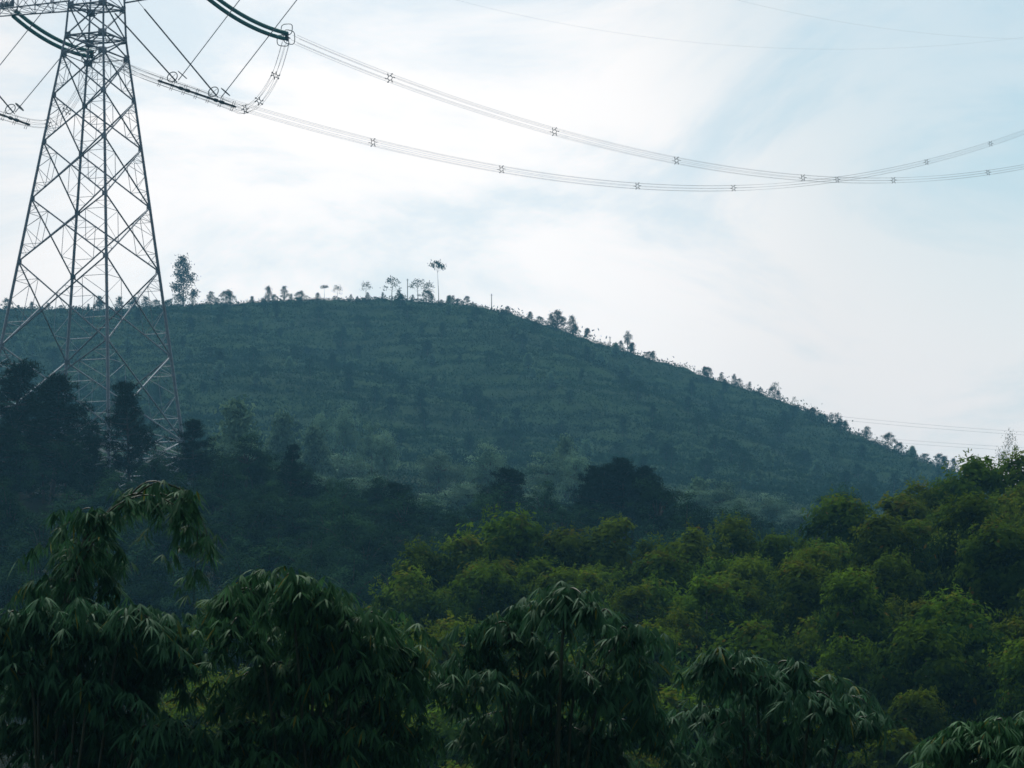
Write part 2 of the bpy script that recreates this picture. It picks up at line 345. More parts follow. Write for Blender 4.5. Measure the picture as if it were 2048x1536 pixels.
chR, tipR = crossarm(1, 4, 25, .8, 4.2)
b = MB()                                             # tapering top above the arms
top = np.array([CX, CY, lv[0][0]+2.5])
for c in 'ABCD': b.bar(nd(c, 0), top, .08, 5)
part('peak', b, M_STEEL, pylon)
b = MB()                                             # hanger plates under the left arm
hp = pt(14, 10, 445.5)
for dx in (-.7, .0, .7):
    b.box(hp+ARM*dx+[0, 0, .0], ARM*.12, PERP*.35, (0, 0, .35)); b.bar(hp+ARM*dx, hp+ARM*dx+[0, 0, 1.2], .07, 5); b.bar(hp+ARM*dx, hp+ARM*(dx+.7)+[0, 0, 1.3], .05, 5)
b.bar(hp-ARM*1.3, hp+ARM*.9, .13, 6); b.bar(hp+ARM*.9, hp+ARM*.9+[0, 0, 1.3], .12, 6)
part('hanger_bracket', b, M_STEEL, pylon)

# ------------------------------------------------------------------ insulators and conductors
def unit(v): return v/(np.linalg.norm(v)+1e-12)
def sagline(a, b, sag, n=24):
    t = np.linspace(0, 1, n)[:, None]; P = a+(b-a)*t; P[:, 2] -= (sag*4*t*(1-t))[:, 0]; return P
def ribbed(mb, P, r1, r2, pitch, n=8):
    seg = np.linalg.norm(np.diff(P, axis=0), axis=1); s = np.concatenate([[0], np.cumsum(seg)]); k = max(4, int(s[-1]/pitch))*2
    u = np.linspace(0, s[-1], k); Q = np.stack([np.interp(u, s, P[:, i]) for i in range(3)], 1)
    mb.tube(Q, np.where(np.arange(k) % 2 == 0, r1, r2), n)
def ring(mb, c, nrm, rad, r, n=20, shape=None):
    nrm = unit(nrm); u = unit(np.cross(nrm, [0, 0, 1.0] if abs(nrm[2]) < .9 else [1.0, 0, 0])); w = np.cross(nrm, u)
    a = np.linspace(0, 2*math.pi, n+1); rr = rad if shape is None else rad*shape(a)
    P = c+(np.cos(a)*rr)[:, None]*u+(np.sin(a)*rr)[:, None]*w if shape is not None else c+np.cos(a)[:, None]*u*rad+np.sin(a)[:, None]*w*rad
    mb.tube(P, r, 5)
def tension_string(a, b, label):
    root = link('insulator_string', None, loc=a); tag(root, label, 'insulator', 'double green tension insulator strings')
    P = sagline(a, b, 1.0); d = unit(b-a); sidev = unit(np.cross(d, [0, 0, 1.0])); upv = np.cross(sidev, d)
    for s in (-1, 1):
        mb = MB(); Q = P[2:]+upv*s*.33+sidev*s*.15; ribbed(mb, Q, .26, .17, .17, 10); part('disc_column', mb, M_GLASSINS, root)
        mb = MB(); mb.tube([P[0]+upv*s*.2, Q[0]], .05, 5); part('link_rod', mb, M_DARKSTEEL, root)
    mb = MB(); mb.box(b+d*.15, d*.3, sidev*.06, upv*.55); mb.bar(b, b+d*.9, .08, 6); part('yoke_plate', mb, M_DARKSTEEL, root)
    for s in (-1, 1):
        mb = MB(); ring(mb, b-d*.35+sidev*.05+upv*s*.7+sidev*s*.2, np.array([-.3*s, -1, .2]), .72, .055, 20, lambda a: 1/(np.abs(np.cos(a))**4+np.abs(np.sin(a))**4)**.25)
        mb.bar(b, b-d*.35+upv*s*.35, .04, 5); part('grading_ring', mb, M_DARKSTEEL, root)
    mb = MB(); ring(mb, b+d*.7+upv*.1, np.array([.75, -.85, 0]), .95, .055, 20, lambda a: 1/(np.abs(np.cos(a))**4+np.abs(np.sin(a))**4)**.25*.9)
    mb.bar(b+d*.2, b+d*.9+upv*.6, .04, 5); part('grading_ring', mb, M_DARKSTEEL, root)
YR1, YL1 = pt(572, 72, 447.0), pt(182, 108, 459.0)
tension_string(pt(385, -38, 430.0), YR1, 'thick dark green insulator string at the top edge, right of the pylon')
tension_string(hp+[0, 0, -.2], YL1, 'thick dark green insulator string running from the left crossarm into the pylon body')
def hang_string(a, b, thick, label):
    root = link('insulator_string', None, loc=a); tag(root, label, 'insulator', 'jumper support insulator strings')
    d = unit(b-a); mb = MB(); L_ = np.linalg.norm(b-a)
    if thick: mb.bar(a, a+d*1.6, .03, 5); P = np.stack([a+d*(1.6 if L_ > 5 else 0), b]); ribbed(mb, P, .105, .075, .16, 7)
    else: ribbed(mb, np.stack([a, b]), .06, .045, .2, 6)
    part('rod', mb, M_RUBBER if thick else M_THININS, root)
    mb = MB(); ring(mb, b-d*.5, d+np.array([0, -.75 if thick else -.3, 0]), .66, .06, 20); mb.bar(b-d*.5-unit(np.cross(d, [0, 1, 0]))*.5, b-d*.5+unit(np.cross(d, [0, 1, 0]))*.5, .025, 4)
    mb.bar(b, b+d*.35, .06, 5); part('corona_ring', mb, M_DARKSTEEL, root)
YJ = 437.0
hang_string(pt(213, 8, 438), pt(350, 160, YJ), True, 'thick dark rod insulator slanting right from the pylon leg to the jumper bar')
hang_string(pt(272, -2, 436), pt(432, 190, YJ-1), True, 'thick dark rod insulator farther right, slanting down to the lower end of the jumper bar')
hang_string(pt(528, -64, 430), pt(360, 156, YJ), False, 'thin pale insulator slanting left to the ring nearest the pylon')
hang_string(pt(640, -60, 429), pt(446, 190, YJ-1), False, 'thin pale insulator slanting left behind the green string to the lower ring')
hang_string(pt(-120, 50, 449), pt(26, 224, 450), True, 'thick dark rod insulator at the left edge reaching the left jumper bar')
hang_string(pt(210, 8, 446), pt(34, 220, 450), False, 'thin pale insulator slanting left from the pylon leg to the left edge ring')
hang_string(pt(112, -10, 447), pt(-40, 180, 451), False, 'thin pale insulator cutting across behind the left green string')

def hexoffs(P, rad):
    T = np.gradient(P, axis=0); T /= np.linalg.norm(T, axis=1)[:, None]
    S = np.cross(T, [0, 0, 1.0]); S /= np.linalg.norm(S, axis=1)[:, None]+1e-9; U = np.cross(S, T)
    return [P+rad*(math.cos(k*math.pi/3)*S+math.sin(k*math.pi/3)*U) for k in range(6)], S, U, T
def spacer_mesh(mb, c, S, U, T, r):
    a = np.arange(7)*math.pi/3
    for k in range(6):
        p0 = c+r*.55*(math.cos(a[k]+.26)*S+math.sin(a[k]+.26)*U); p1 = c+r*.55*(math.cos(a[k+1]+.26)*S+math.sin(a[k+1]+.26)*U)
        mb.bar(p0, p1, .046, 5); q = c+r*1.05*(math.cos(a[k])*S+math.sin(a[k])*U); mb.bar(p0, q, .05, 5)
        mb.box(q, T*.12, S*.05, U*.05)
def bundle(name, P, rad, wr, spac, label, cat, group, nseg=None):
    root = link(name, None, loc=P[0]); tag(root, label, cat, group)
    hx, S, U, T = hexoffs(P, rad)
    for h in hx:
        mb = MB(); mb.tube(h, wr, 5); part('wire', mb, M_WIRE, root)
    for ix in spac:
        mb = MB(); spacer_mesh(mb, P[ix], S[ix], U[ix], T[ix], rad*1.05); part('spacer', mb, M_DARKSTEEL, root)
def catline(pix, s0, s1, Xa, Ya, Xb, Yb, n=120, extra=()):
    """3D span: plan line between two ground positions, heights from a smooth sag curve"""
    xs = np.array([p[0] for p in pix], float); ys = np.array([p[1] for p in pix], float)
    px = np.linspace(s0, s1, n); px = np.sort(np.concatenate([px, np.array(extra, float)]))
    co = np.polyfit((xs-1200)/800, ys, 5); py = np.polyval(co, (px-1200)/800)
    out = []
    for a, b in zip(px, py):
        d = pt(a, b, 1.0); sl = (Xb-Xa)/(Yb-Ya); Y = (Xa-sl*Ya)/(d[0]-sl)
        out.append(pt(a, b, Y))
    return px, np.array(out)
L1 = [(580, 74), (680, 117), (780, 156), (945, 213), (1109, 264), (1230, 295), (1353, 321), (1480, 342), (1606, 355), (1700, 360), (1787, 361), (1880, 356), (1976, 346), (2048, 333), (2200, 297), (2400, 230)]
L2 = [(190, 112), (270, 142), (380, 179), (490, 215), (620, 254), (746, 285), (875, 314), (1003, 339), (1140, 359), (1275, 371), (1370, 376), (1467, 376), (1570, 371), (1674, 359), (1765, 344), (1853, 325), (1981, 287), (2048, 264), (2200, 204), (2400, 110)]
sp1 = (780, 1109, 1353, 1606, 1787, 1976, 2180); sp2 = (746, 1003, 1275, 1467, 1674, 1853, 1981, 2140)
a = pt(600, 84, 448); e = pt(1975, 346, 800); px1, P1 = catline(L1, 590, 2400, a[0], a[1], e[0], e[1], extra=sp1)
a = pt(196, 112, 460); e = pt(1981, 287, 860); px2, P2 = catline(L2, 192, 2400, a[0], a[1], e[0], e[1], extra=sp2)
bundle('power_line', P1, .56, .017, [int(np.argmin(abs(px1-s))) for s in sp1], 'upper bundle of six thin wires with star spacers, starting at the ringed insulator end', 'power line', 'six wire power line bundles')
bundle('power_line', P2, .56, .017, [int(np.argmin(abs(px2-s))) for s in sp2], 'lower bundle of six thin wires with star spacers, starting behind the pylon body', 'power line', 'six wire power line bundles')
def smoothpath(pts, n=40):
    P = np.array(pts); t = np.linspace(0, len(P)-1, n); out = []
    for u in t:
        k = min(int(u), len(P)-2); f = u-k; p0, p1, p2, p3 = P[max(k-1, 0)], P[k], P[k+1], P[min(k+2, len(P)-1)]
        out.append(.5*((2*p1)+(-p0+p2)*f+(2*p0-5*p1+4*p2-p3)*f*f+(-p0+3*p1-3*p2+p3)*f**3))
    return np.array(out)
JR = smoothpath([pt(572, 84, 447), pt(551, 150, 443), pt(519, 201, 440), pt(488, 219, 438), pt(465, 213, 437), pt(395, 187, 437), pt(320, 162, 438), pt(268, 142, 439), pt(205, 112, 442)], 64)
pr = np.array([[(q@RC)/(q@FW)*F_PX+1024, 768-(q@UC)/(q@FW)*F_PX] for q in JR])
near = lambda pr, x, y: int(np.argmin((pr[:, 0]-x)**2+(pr[:, 1]-y)**2))
bundle('jumper_cable', JR, .5, .02, [near(pr, 551, 150), near(pr, 519, 201), near(pr, 490, 219)], 'curved jumper of six wires looping down from the ringed insulator end right of the pylon', 'power cable', 'jumper cables')
JL = smoothpath([pt(186, 122, 459), pt(160, 180, 456), pt(128, 228, 453), pt(98, 246, 451), pt(62, 246, 450), pt(0, 230, 450), pt(-90, 200, 451)], 50)
prl = np.array([[(q@RC)/(q@FW)*F_PX+1024, 768-(q@UC)/(q@FW)*F_PX] for q in JL])
bundle('jumper_cable', JL, .5, .02, [near(prl, 98, 246), near(prl, 133, 225)], 'curved jumper of six wires at the left edge, passing behind the left pylon leg', 'power cable', 'jumper cables')
def jbar(a, b, label):
    root = link('jumper_bar', None, loc=a); tag(root, label, 'cable bar', 'jumper bars'); d = unit(b-a); S = unit(np.cross(d, [0, 0, 1.0])); U = np.cross(S, d); L_ = np.linalg.norm(b-a)
    mb = MB(); mb.tube([a, b], [.13, .13], 8)
    for f in (.27, .36, .72, .8): mb.tube([a+d*L_*f, a+d*(L_*f+.45)], .22, 8)
    part('tube', mb, M_DARKSTEEL, root)
    for k in range(7):
        mb = MB(); c = a+d*L_*(.03+k*.155)
        for s in (-1, 1):
            mb.bar(c+d*.12*s-U*.65, c+d*.12*s+U*.62, .028, 4); mb.bar(c+d*.12*s-U*.65, c+d*.12*s-U*.65+S*.3, .027, 4)
        mb.box(c, d*.16, S*.16, U*.12); part('clamp', mb, M_DARKSTEEL, root)
jbar(pt(316, 161, 437), pt(472, 214, 436), 'dark clamped bar carrying the jumper wires between the two right-hand rings')
jbar(pt(-90, 196, 450), pt(60, 250, 450), 'dark clamped bar carrying the jumper wires at the left edge')
def singlewire(name, pix, Ya, Yb, r, label, group=None):
    xs = np.array([p[0] for p in pix], float); ys = np.array([p[1] for p in pix], float); co = np.polyfit((xs-xs[0])/1000, ys, min(2, len(pix)-1))
    pxs = np.linspace(xs[0], xs[-1], 40); f = (pxs-xs[0])/(xs[-1]-xs[0])
    Y = 1/((1-f)/Ya+f/Yb); P = np.array([pt(a, np.polyval(co, (a-xs[0])/1000), y) for a, y in zip(pxs, Y)])
    mb = MB(); mb.tube(P, r, 5); o = link(name, None, loc=P[0]); o2 = part('strand', mb, M_WIRE, o); C.objects.unlink(o2); dd = o2.data; bpy.data.objects.remove(o2); bpy.data.objects.remove(o)
    o = link(name, dd, loc=P[0]); tag(o, label, 'wire', group); return o
singlewire('earth_wire', [(700, -60), (940, 4), (1250, 66), (1500, 95), (1800, 97), (2048, 76), (2300, 30)], 450, 850, .008, 'faint earth wire sagging across the upper sky below the shorter one', 'faint earth wires')
singlewire('earth_wire', [(1300, -50), (1500, 4), (1700, 48), (1900, 71), (2048, 78), (2300, 70)], 450, 850, .008, 'faint earth wire crossing only the top right corner of the sky', 'faint earth wires')
for k, (y0, y1, lb) in enumerate([(832, 866, 'topmost of the faint distant wires beyond the ridge at right'), (839, 872, 'second faint distant wire from the top beyond the ridge'),
                                  (871, 896, 'third faint distant wire from the top beyond the ridge'), (877, 903, 'fourth faint distant wire from the top beyond the ridge'),
                                  (918, 930, 'fifth faint distant wire from the top, low over the right trees'), (923, 936, 'lowest faint distant wire, just over the right plantation trees')]):
    singlewire('distant_wire', [(1500, y0-18), (1690, y0), (2060, y1), (2400, y1+14)], 1650, 1700, .04, lb, 'distant wires beyond the ridge')

# ------------------------------------------------------------------ tree makers
def rnd(seed): return np.random.default_rng(seed)
def rdir(r, n):
    v = r.normal(size=(n, 3)); return v/np.linalg.norm(v, axis=1)[:, None]
def euc_crown(seed, R=1.85, H=5.8, nclu=150, per=80):
    """dense round topped crown, origin at the crown top, local size R, H"""
    r = rnd(seed); mb = MB(); cen = []
    lob = [(r.uniform(0, 6.28), r.uniform(.1, .35), r.uniform(.2, .5)*H) for _ in range(3)]
    for i in range(nclu):
        t = r.uniform(0, 1)**.85; a = r.uniform(0, 6.28)
        prof = math.sqrt(max(0, 1-(1-min(t/.42, 1))**2))*(1 if t < .45 else 1-.35*(t-.45)/.55)
        prof *= 1+.16*math.sin(2*a+seed)+.1*math.sin(3*a+t*5+seed*2)
        q = prof*R*(r.uniform(.55, 1.0) if i % 4 else r.uniform(.0, .6))
        cen.append((q*math.cos(a), q*math.sin(a), -t*H-.12-.18*r.random()))
    for c in cen:
        m_ = int(per*r.uniform(.5, 1.3)); s = r.uniform(.14, .30)
        p = np.array(c)+r.normal(size=(m_, 3))*s*np.array([1, 1, .75]); p[:, 2] = np.minimum(p[:, 2], r.uniform(-.0, .12))
        o_ = (p-np.array([0, 0, -H*.45]))/np.array([R, R, H*.5]); nr = o_+(p-np.array(c))/s*.35+rdir(r, m_)*.55+np.array([0, 0, .35]); d = np.cross(nr, rdir(r, m_))+np.array([0, 0, -.25])
        base = r.uniform(0, .16)+(.3 if r.random() < .22 else 0); up = np.clip((p[:, 2]+1.35)/1.2, 0, 1)*.6  # brighter tops: part new growth, part light on the crown put into the tint
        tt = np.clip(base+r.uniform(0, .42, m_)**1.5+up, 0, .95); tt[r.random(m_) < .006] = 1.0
        if r.random() < .03: tt[:] = np.clip(tt+.4, 0, .93)
        mb.leaves(p, d, nr, r.uniform(.18, .33, m_), r.uniform(.10, .16, m_), tt)
    for k in range(9):                              # young shoots standing above the outline
        a = r.uniform(0, 6.28); q = R*math.sqrt(r.random())*.85; t = (1-math.sqrt(max(0, 1-(q/R)**2)))*.42
        b0 = np.array([q*math.cos(a), q*math.sin(a), -t*H]); n_ = 22
        p = b0+np.array([0, 0, 1])*r.uniform(0, .32, (n_, 1))+r.normal(size=(n_, 3))*.06
        mb.leaves(p, rdir(r, n_)+[0, 0, .3], rdir(r, n_), .13, .05, r.uniform(.6, .95, n_))
    return mb
def limbs(mb, r, H, r0, n, t0=.35, spread=.3, lean=.03):
    P = np.array([[lean*H*math.sin(t*2.2), lean*.6*H*math.sin(t*3+1), t*H] for t in np.linspace(0, .93, 9)])
    mb.tube(P, np.linspace(r0, r0*.18, 9), 6); tips = []
    for k in range(n):
        t = t0+(0.93-t0)*(k+.5)/n; b0 = np.array([np.interp(t, np.linspace(0, .93, 9), P[:, i]) for i in range(3)])
        a = k*2.4+r.uniform(0, .8); ln = spread*H*(1.1-t)*r.uniform(.7, 1.2)+.03*H
        e = b0+np.array([math.cos(a)*ln, math.sin(a)*ln, ln*r.uniform(.35, .9)]); md = (b0+e)/2+[0, 0, -.05*ln]
        mb.tube([b0, md, e], [r0*.32*(1.2-t), r0*.22*(1.2-t), r0*.08], 4); tips.append(e)
    return P, tips
def airy_tree(seed, H=7.0, shape='oval', dens=1.0, lsz=.46):
    """sparse crown on a visible trunk (ridge trees); returns trunk mb, crown mb"""
    r = rnd(seed); tb = MB(); cb = MB()
    t0 = {'oval': .10, 'cone': .12, 'umbrella': .8, 'tuft': .5, 'bush': .05}[shape]; sp = {'oval': .28, 'cone': .3, 'umbrella': .85, 'tuft': .4, 'bush': .55}[shape]
    nb = {'oval': 16, 'cone': 20, 'umbrella': 11, 'tuft': 10, 'bush': 18}[shape]
    P, tips = limbs(tb, r, H, H*.014+.03, nb, t0, sp)
    for e in tips+([P[-1]+[0, 0, .05*H]] if shape != 'umbrella' else []):
        m_ = int(26*dens*r.uniform(.5, 1.3)); s = H*(.055 if shape != 'umbrella' else .06)
        p = e+r.normal(size=(m_, 3))*s*np.array([1.1, 1.1, .8 if shape != 'umbrella' else .35])
        cb.leaves(p, rdir(r, m_)+[0, 0, -.2], rdir(r, m_)+[0, 0, .5], r.uniform(.6, 1.1, m_)*lsz, lsz*.5, np.clip(r.uniform(0, .9, m_), 0, 1))
    if shape in ('oval', 'cone', 'bush'):
        m_ = int(190*dens); t = r.uniform(t0, 1, m_)**.9
        prof = sp*H*(.62 if shape == 'cone' else .55)*(np.sqrt(np.clip(1-((t-.55)/.5)**2, 0, 1)) if shape != 'cone' else (1.05-t)*1.3)
        a = r.uniform(0, 6.28, m_); q = prof*np.sqrt(r.random(m_))
        p = np.stack([q*np.cos(a)+np.interp(t, np.linspace(0, .93, 9), P[:, 0]), q*np.sin(a), t*H], 1)
        cb.leaves(p, rdir(r, m_)+[0, 0, -.2], rdir(r, m_)+[0, 0, .5], r.uniform(.6, 1.1, m_)*lsz, lsz*.5, np.clip(r.uniform(0, .9, m_), 0, 1))
    return tb, cb
def pine(seed, H=14.0, W=2.9):
    r = rnd(seed); tb = MB(); cb = MB()
    P = np.array([[.02*H*math.sin(t*3+seed), .015*H*math.cos(t*2), t*H] for t in np.linspace(0, .97, 10)])
    tb.tube(P, np.linspace(.22, .03, 10), 7)
    nw = 17
    for w_ in range(nw):
        t = .3+.68*w_/nw; c0 = np.array([np.interp(t, np.linspace(0, .97, 10), P[:, i]) for i in range(3)])
        L_ = W*(min(1, (1.02-t)/.42)**.7)*(.62+.5*r.random())
        for k in range(int(r.integers(4, 7))):
            a = r.uniform(0, 6.28); ln = L_*r.uniform(.55, 1.15)
            e = c0+np.array([math.cos(a)*ln, math.sin(a)*ln, ln*r.uniform(-.05, .45)]); tb.tube([c0, (c0+e)/2-[0, 0, .04*ln], e], [.06, .04, .015], 4)
            for s in np.linspace(.4, 1.05, 4 if ln < 1.5 else 6):
                q = c0+(e-c0)*s+r.normal(size=3)*.18+[0, 0, .1]; m_ = 34
                d = rdir(r, m_)+np.array([0, 0, .55]); cb.leaves(q+r.normal(size=(m_, 3))*.16, d, rdir(r, m_), r.uniform(.25, .42, m_), .075, np.clip(r.uniform(0, .55)+r.uniform(0, .4, m_), 0, 1))
    return tb, cb
def broad(seed, H=9.0, R=4.2, nclu=70, per=55, lsz=.34, flat=.75, base=.25):
    """round broad-leaved crown built of leaf clumps with gaps"""
    r = rnd(seed); tb = MB(); cb = MB()
    tb.tube([[0, 0, 0], [.1, 0, H*.3], [.15, .1, H*.62]], [.22, .17, .1], 7)
    zc = H*(1+base)/2; rz = H*(1-base)/2
    for i in range(nclu):
        v = rdir(r, 1)[0]; v[2] = abs(v[2])*1.0 if r.random() < .72 else v[2]; q = r.uniform(.55, 1.0) if i % 5 else r.uniform(.1, .6)
        k = 1+.18*math.sin(3*math.atan2(v[1], v[0])+seed)+.1*math.sin(7*v[2]+seed)
        c = np.array([v[0]*R*q*k, v[1]*R*q*k, zc+v[2]*rz*q*(.9+.15*k)])
        if i % 3 == 0: tb.tube([[.15, .1, H*.55], c*.55+np.array([0, 0, H*.3]), c], [.09, .05, .02], 4)
        m_ = int(per*r.uniform(.5, 1.3)); s = R*r.uniform(.09, .17)
        p = c+r.normal(size=(m_, 3))*s*np.array([1.15, 1.15, flat*.7])
        b0 = r.uniform(0, .8)
        o_ = (p-[0, 0, zc])/R+(p-c)/s*.35+rdir(r, m_)*.5+[0, 0, .35]; cb.leaves(p, np.cross(o_, rdir(r, m_)), o_, r.uniform(.6, 1.15, m_)*lsz, lsz*.5, np.clip(b0+r.uniform(-.05, .15, m_), 0, .89))
    return tb, cb
def two(name, tb, cb, mt_t, mt_c): return tb.mesh(name+'_trunk', mt_t, True), cb.mesh(name+'_crown', mt_c)
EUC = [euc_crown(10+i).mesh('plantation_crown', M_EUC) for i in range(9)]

tb = MB(); tb.tube([[0, 0, 0], [.02, .02, .3], [-.02, 0, .65], [0, 0, 1]], [.09, .08, .06, .03], 6); EUCT = tb.mesh('plantation_trunk', M_PALEBARK, True)
AIR = {s: [two(s, *airy_tree(100+7*i+hash_, 7.0, s, d), M_BARK, M_HILL) for i in range(n_)] for s, n_, d, hash_ in
       (('oval', 5, 2.0, 0), ('cone', 5, 2.6, 31), ('umbrella', 2, 1.6, 57), ('tuft', 3, 1.0, 71), ('bush', 4, 3.0, 93))}
TALL = two('tall', *airy_tree(501, 18.0, 'oval', 5.0, .85), M_BARK, M_DARK)
PINES = [two('pine', *pine(200+i), M_BARK, M_PINE) for i in range(5)]
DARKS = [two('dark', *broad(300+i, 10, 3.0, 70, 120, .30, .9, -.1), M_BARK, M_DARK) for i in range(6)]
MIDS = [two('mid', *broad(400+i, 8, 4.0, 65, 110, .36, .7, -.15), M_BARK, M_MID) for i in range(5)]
def grove(seed, parts_):
    T_, C_ = MB(), MB()
    for q_, (ox, oy, h_, w_) in enumerate(parts_):
        a_, b_ = pine(seed+q_, h_, w_)
        for src_, dst in ((a_, T_), (b_, C_)):
            for v_, f_, t_ in zip(src_.v, src_.f, src_.t): dst.v.append(v_+[ox, oy, 0]); dst.t.append(t_); dst.f.append(f_+dst.n-0)
            dst.n += src_.n
    return T_, C_
BIGP = two('bigpine', *grove(480, [(-4.1, .3, 8.6, 2.6), (-2.6, -.8, 10.8, 2.9), (-.8, .6, 12.0, 3.0), (1.2, -.5, 11.6, 3.0), (2.8, .4, 11.2, 2.9), (4.3, -.3, 8.4, 2.6), (0, -2, 10.4, 3.0), (.6, 2.4, 10.6, 3.0)]), M_BARK, M_PINE)
CONES = [two('cone', *airy_tree(600+i, 5.0, 'cone', 3.5, .4), M_BARK, M_MID) for i in range(4)]

def plant(name, meshes, x, y, ztop, H, wscale, label, cat, group, seed, lean=0):
    lean = math.radians((seed*37 % 11)-5)*.8; z0 = gz(x, y)-.15; h = max(ztop-z0, 1.5); root = link(name, None, loc=(x, y, z0)); tag(root, label, cat, group)
    root.rotation_euler = (lean, 0, (seed*2.399) % 6.283); s = h/H; root.scale = (s*wscale, s*wscale, s)
    t = link('trunk', meshes[0], root); c = link('crown', meshes[1], root); return root

ORD = ['first', 'second', 'third', 'fourth', 'fifth', 'sixth', 'seventh', 'eighth', 'ninth', 'tenth', 'eleventh', 'twelfth', 'thirteenth', 'fourteenth', 'fifteenth', 'sixteenth', 'seventeenth', 'eighteenth', 'nineteenth', 'twentieth', 'twenty-first', 'twenty-second', 'twenty-third', 'twenty-fourth', 'twenty-fifth', 'twenty-sixth', 'twenty-seventh', 'twenty-eighth']
# ------------------------------------------------------------------ ridge trees  (px, top y, shape, width factor)
RT = [(10, 612, 'bush', 1), (38, 610, 'oval', 1), (64, 604, 'cone', 1), (97, 606, 'oval', 1.2), (122, 611, 'bush', 1), (152, 612, 'oval', 1), (176, 608, 'cone', .9), (201, 593, 'oval', 1.3), (240, 594, 'oval', 1.1), (262, 604, 'bush', 1),
      (290, 594, 'oval', 1.2), (312, 600, 'bush', 1.2), (330, 604, 'cone', 1),
      (421, 584, 'oval', 1.1), (434, 596, 'bush', 1), (462, 583, 'oval', 1), (505, 593, 'cone', 1.1), (538, 574, 'oval', 1), (549, 590, 'bush', 1.3), (569, 573, 'oval', 1), (583, 588, 'oval', .9), (600, 584, 'bush', 1.1),
      (636, 586, 'oval', 1.1), (649, 574, 'umbrella', 1), (668, 600, 'bush', .9), (674, 572, 'tuft', 1), (701, 589, 'oval', .8), (713, 596, 'cone', 1), (733, 565, 'tuft', 1), (735, 586, 'oval', .9), (752, 600, 'bush', .9),
      (765, 585, 'oval', .8), (783, 556, 'tuft', 1.1), (797, 581, 'oval', 1), (811, 590, 'tuft', .5), (826, 590, 'oval', 1), (837, 561, 'tuft', 1.2), (858, 566, 'tuft', 1), (864, 588, 'oval', 1),
      (905, 592, 'oval', 1), (918, 598, 'bush', .9), (945, 606, 'bush', .9),
      (1016, 613, 'oval', 1.2), (1008, 620, 'bush', 1), (1060, 624, 'cone', 1.2), (1080, 634, 'bush', 1.2), (1101, 628, 'oval', .9), (1113, 622, 'oval', 1.3), (1123, 634, 'bush', 1), (1145, 633, 'oval', .9), (1152, 648, 'cone', 1),
      (1173, 657, 'cone', 1.1), (1241, 682, 'oval', .9), (1262, 690, 'bush', .7), (1298, 704, 'bush', 1.3), (1307, 703, 'oval', 1.1), (1410, 734, 'oval', .9), (1413, 744, 'bush', .7), (1443, 747, 'oval', .8), (1468, 750, 'oval', .8), (1478, 758, 'bush', .8), (1498, 764, 'oval', .8),
      (1521, 776, 'bush', .9), (1550, 767, 'tuft', .9), (1556, 782, 'cone', 1), (1588, 794, 'tuft', .7), (1649, 828, 'oval', .8), (1690, 842, 'cone', 1.1), (1733, 854, 'oval', 1.1),
      (1798, 887, 'bush', 1), (1850, 908, 'bush', 1), (1890, 913, 'cone', 1.2), (1908, 918, 'oval', 1), (1945, 920, 'oval', 1)]
cnt = {}
words = {'bush': 'low dense bushy tree', 'oval': 'small airy upright tree', 'cone': 'small pointed tree', 'umbrella': 'thin flat-topped tree', 'tuft': 'sparse wispy tree with bare trunk'}
for k, (px, ty, sh, wf) in enumerate(RT):
    Yd = 1398-6*((k*7) % 5); x = pt(px, ty, Yd)[0]; zt = pt(px, ty, Yd)[2]
    reg = 'behind the pylon lattice' if px < 345 else 'between tall tree and umbrella tree' if px < 870 else 'between umbrella tree and lollipop tree' if px < 1250 else 'right of the lollipop tree'
    key = (sh, reg); cnt[key] = cnt.get(key, 0)+1; ms = AIR[sh][k % len(AIR[sh])]
    plant('ridge_tree', ms, x, Yd, zt, 7.0, wf, f'{words[sh]}, {ORD[cnt[key]-1]} of its shape {reg}', 'tree', 'small trees along the ridge', k*3+1)
def single(name, ms, px, ty, Yd, H, wf, label, seed, g=None):
    p = pt(px, ty, Yd); return plant(name, ms, p[0], Yd, p[2], H, wf, label, 'tree', g, seed)
single('ridge_tree', TALL, 368, 517, 1390, 18, .8, 'tallest tree on the ridge, dark ragged crown just right of the pylon', 5, 'small trees along the ridge')
single('ridge_tree', AIR['oval'][1], 386, 582, 1392, 7, .9, 'dark small tree leaning under the tallest ridge tree, right of the pylon', 9, 'small trees along the ridge')
single('ridge_tree', AIR['umbrella'][0], 878, 532, 1392, 7, .62, 'tall umbrella-shaped tree with bare thin trunk on the hilltop', 2, 'small trees along the ridge')
def lollipop(seed, H, t0, R):
    r = rnd(seed); tb = MB(); cb = MB(); P = np.array([[0, 0, 0], [.1, 0, H*.5], [.05, 0, H*.92]]); tb.tube(P, [.16, .12, .05], 6)
    for i in range(26):
        v = rdir(r, 1)[0]*r.uniform(.3, 1)**.5; c = np.array([v[0]*R*(1-.2*v[2]), v[1]*R, H*(t0+1)/2+v[2]*H*(1-t0)/2]); p = c+r.normal(size=(24, 3))*.28
        cb.leaves(p, rdir(r, 24), rdir(r, 24)+[0, 0, .5], .4, .2, r.uniform(0, .8, 24)); tb.bar(P[1]+(P[2]-P[1])*.6, c, .027, 4)
    return tb, cb
LOL = two('lollipop', *lollipop(7, 7.5, .36, 1.25), M_BARK, M_DARK); RND = two('round', *lollipop(9, 6.0, .12, 2.3), M_BARK, M_DARK)
single('ridge_tree', LOL, 1256, 662, 1396, 7.5, 1.0, 'lollipop-shaped tree with bare trunk standing alone on the falling ridge', 1, 'small trees along the ridge')
single('ridge_tree', RND, 1672, 822, 1396, 6.0, 1.0, 'round-headed tree alone on the lower ridge, left end of the distant wires', 3, 'small trees along the ridge')
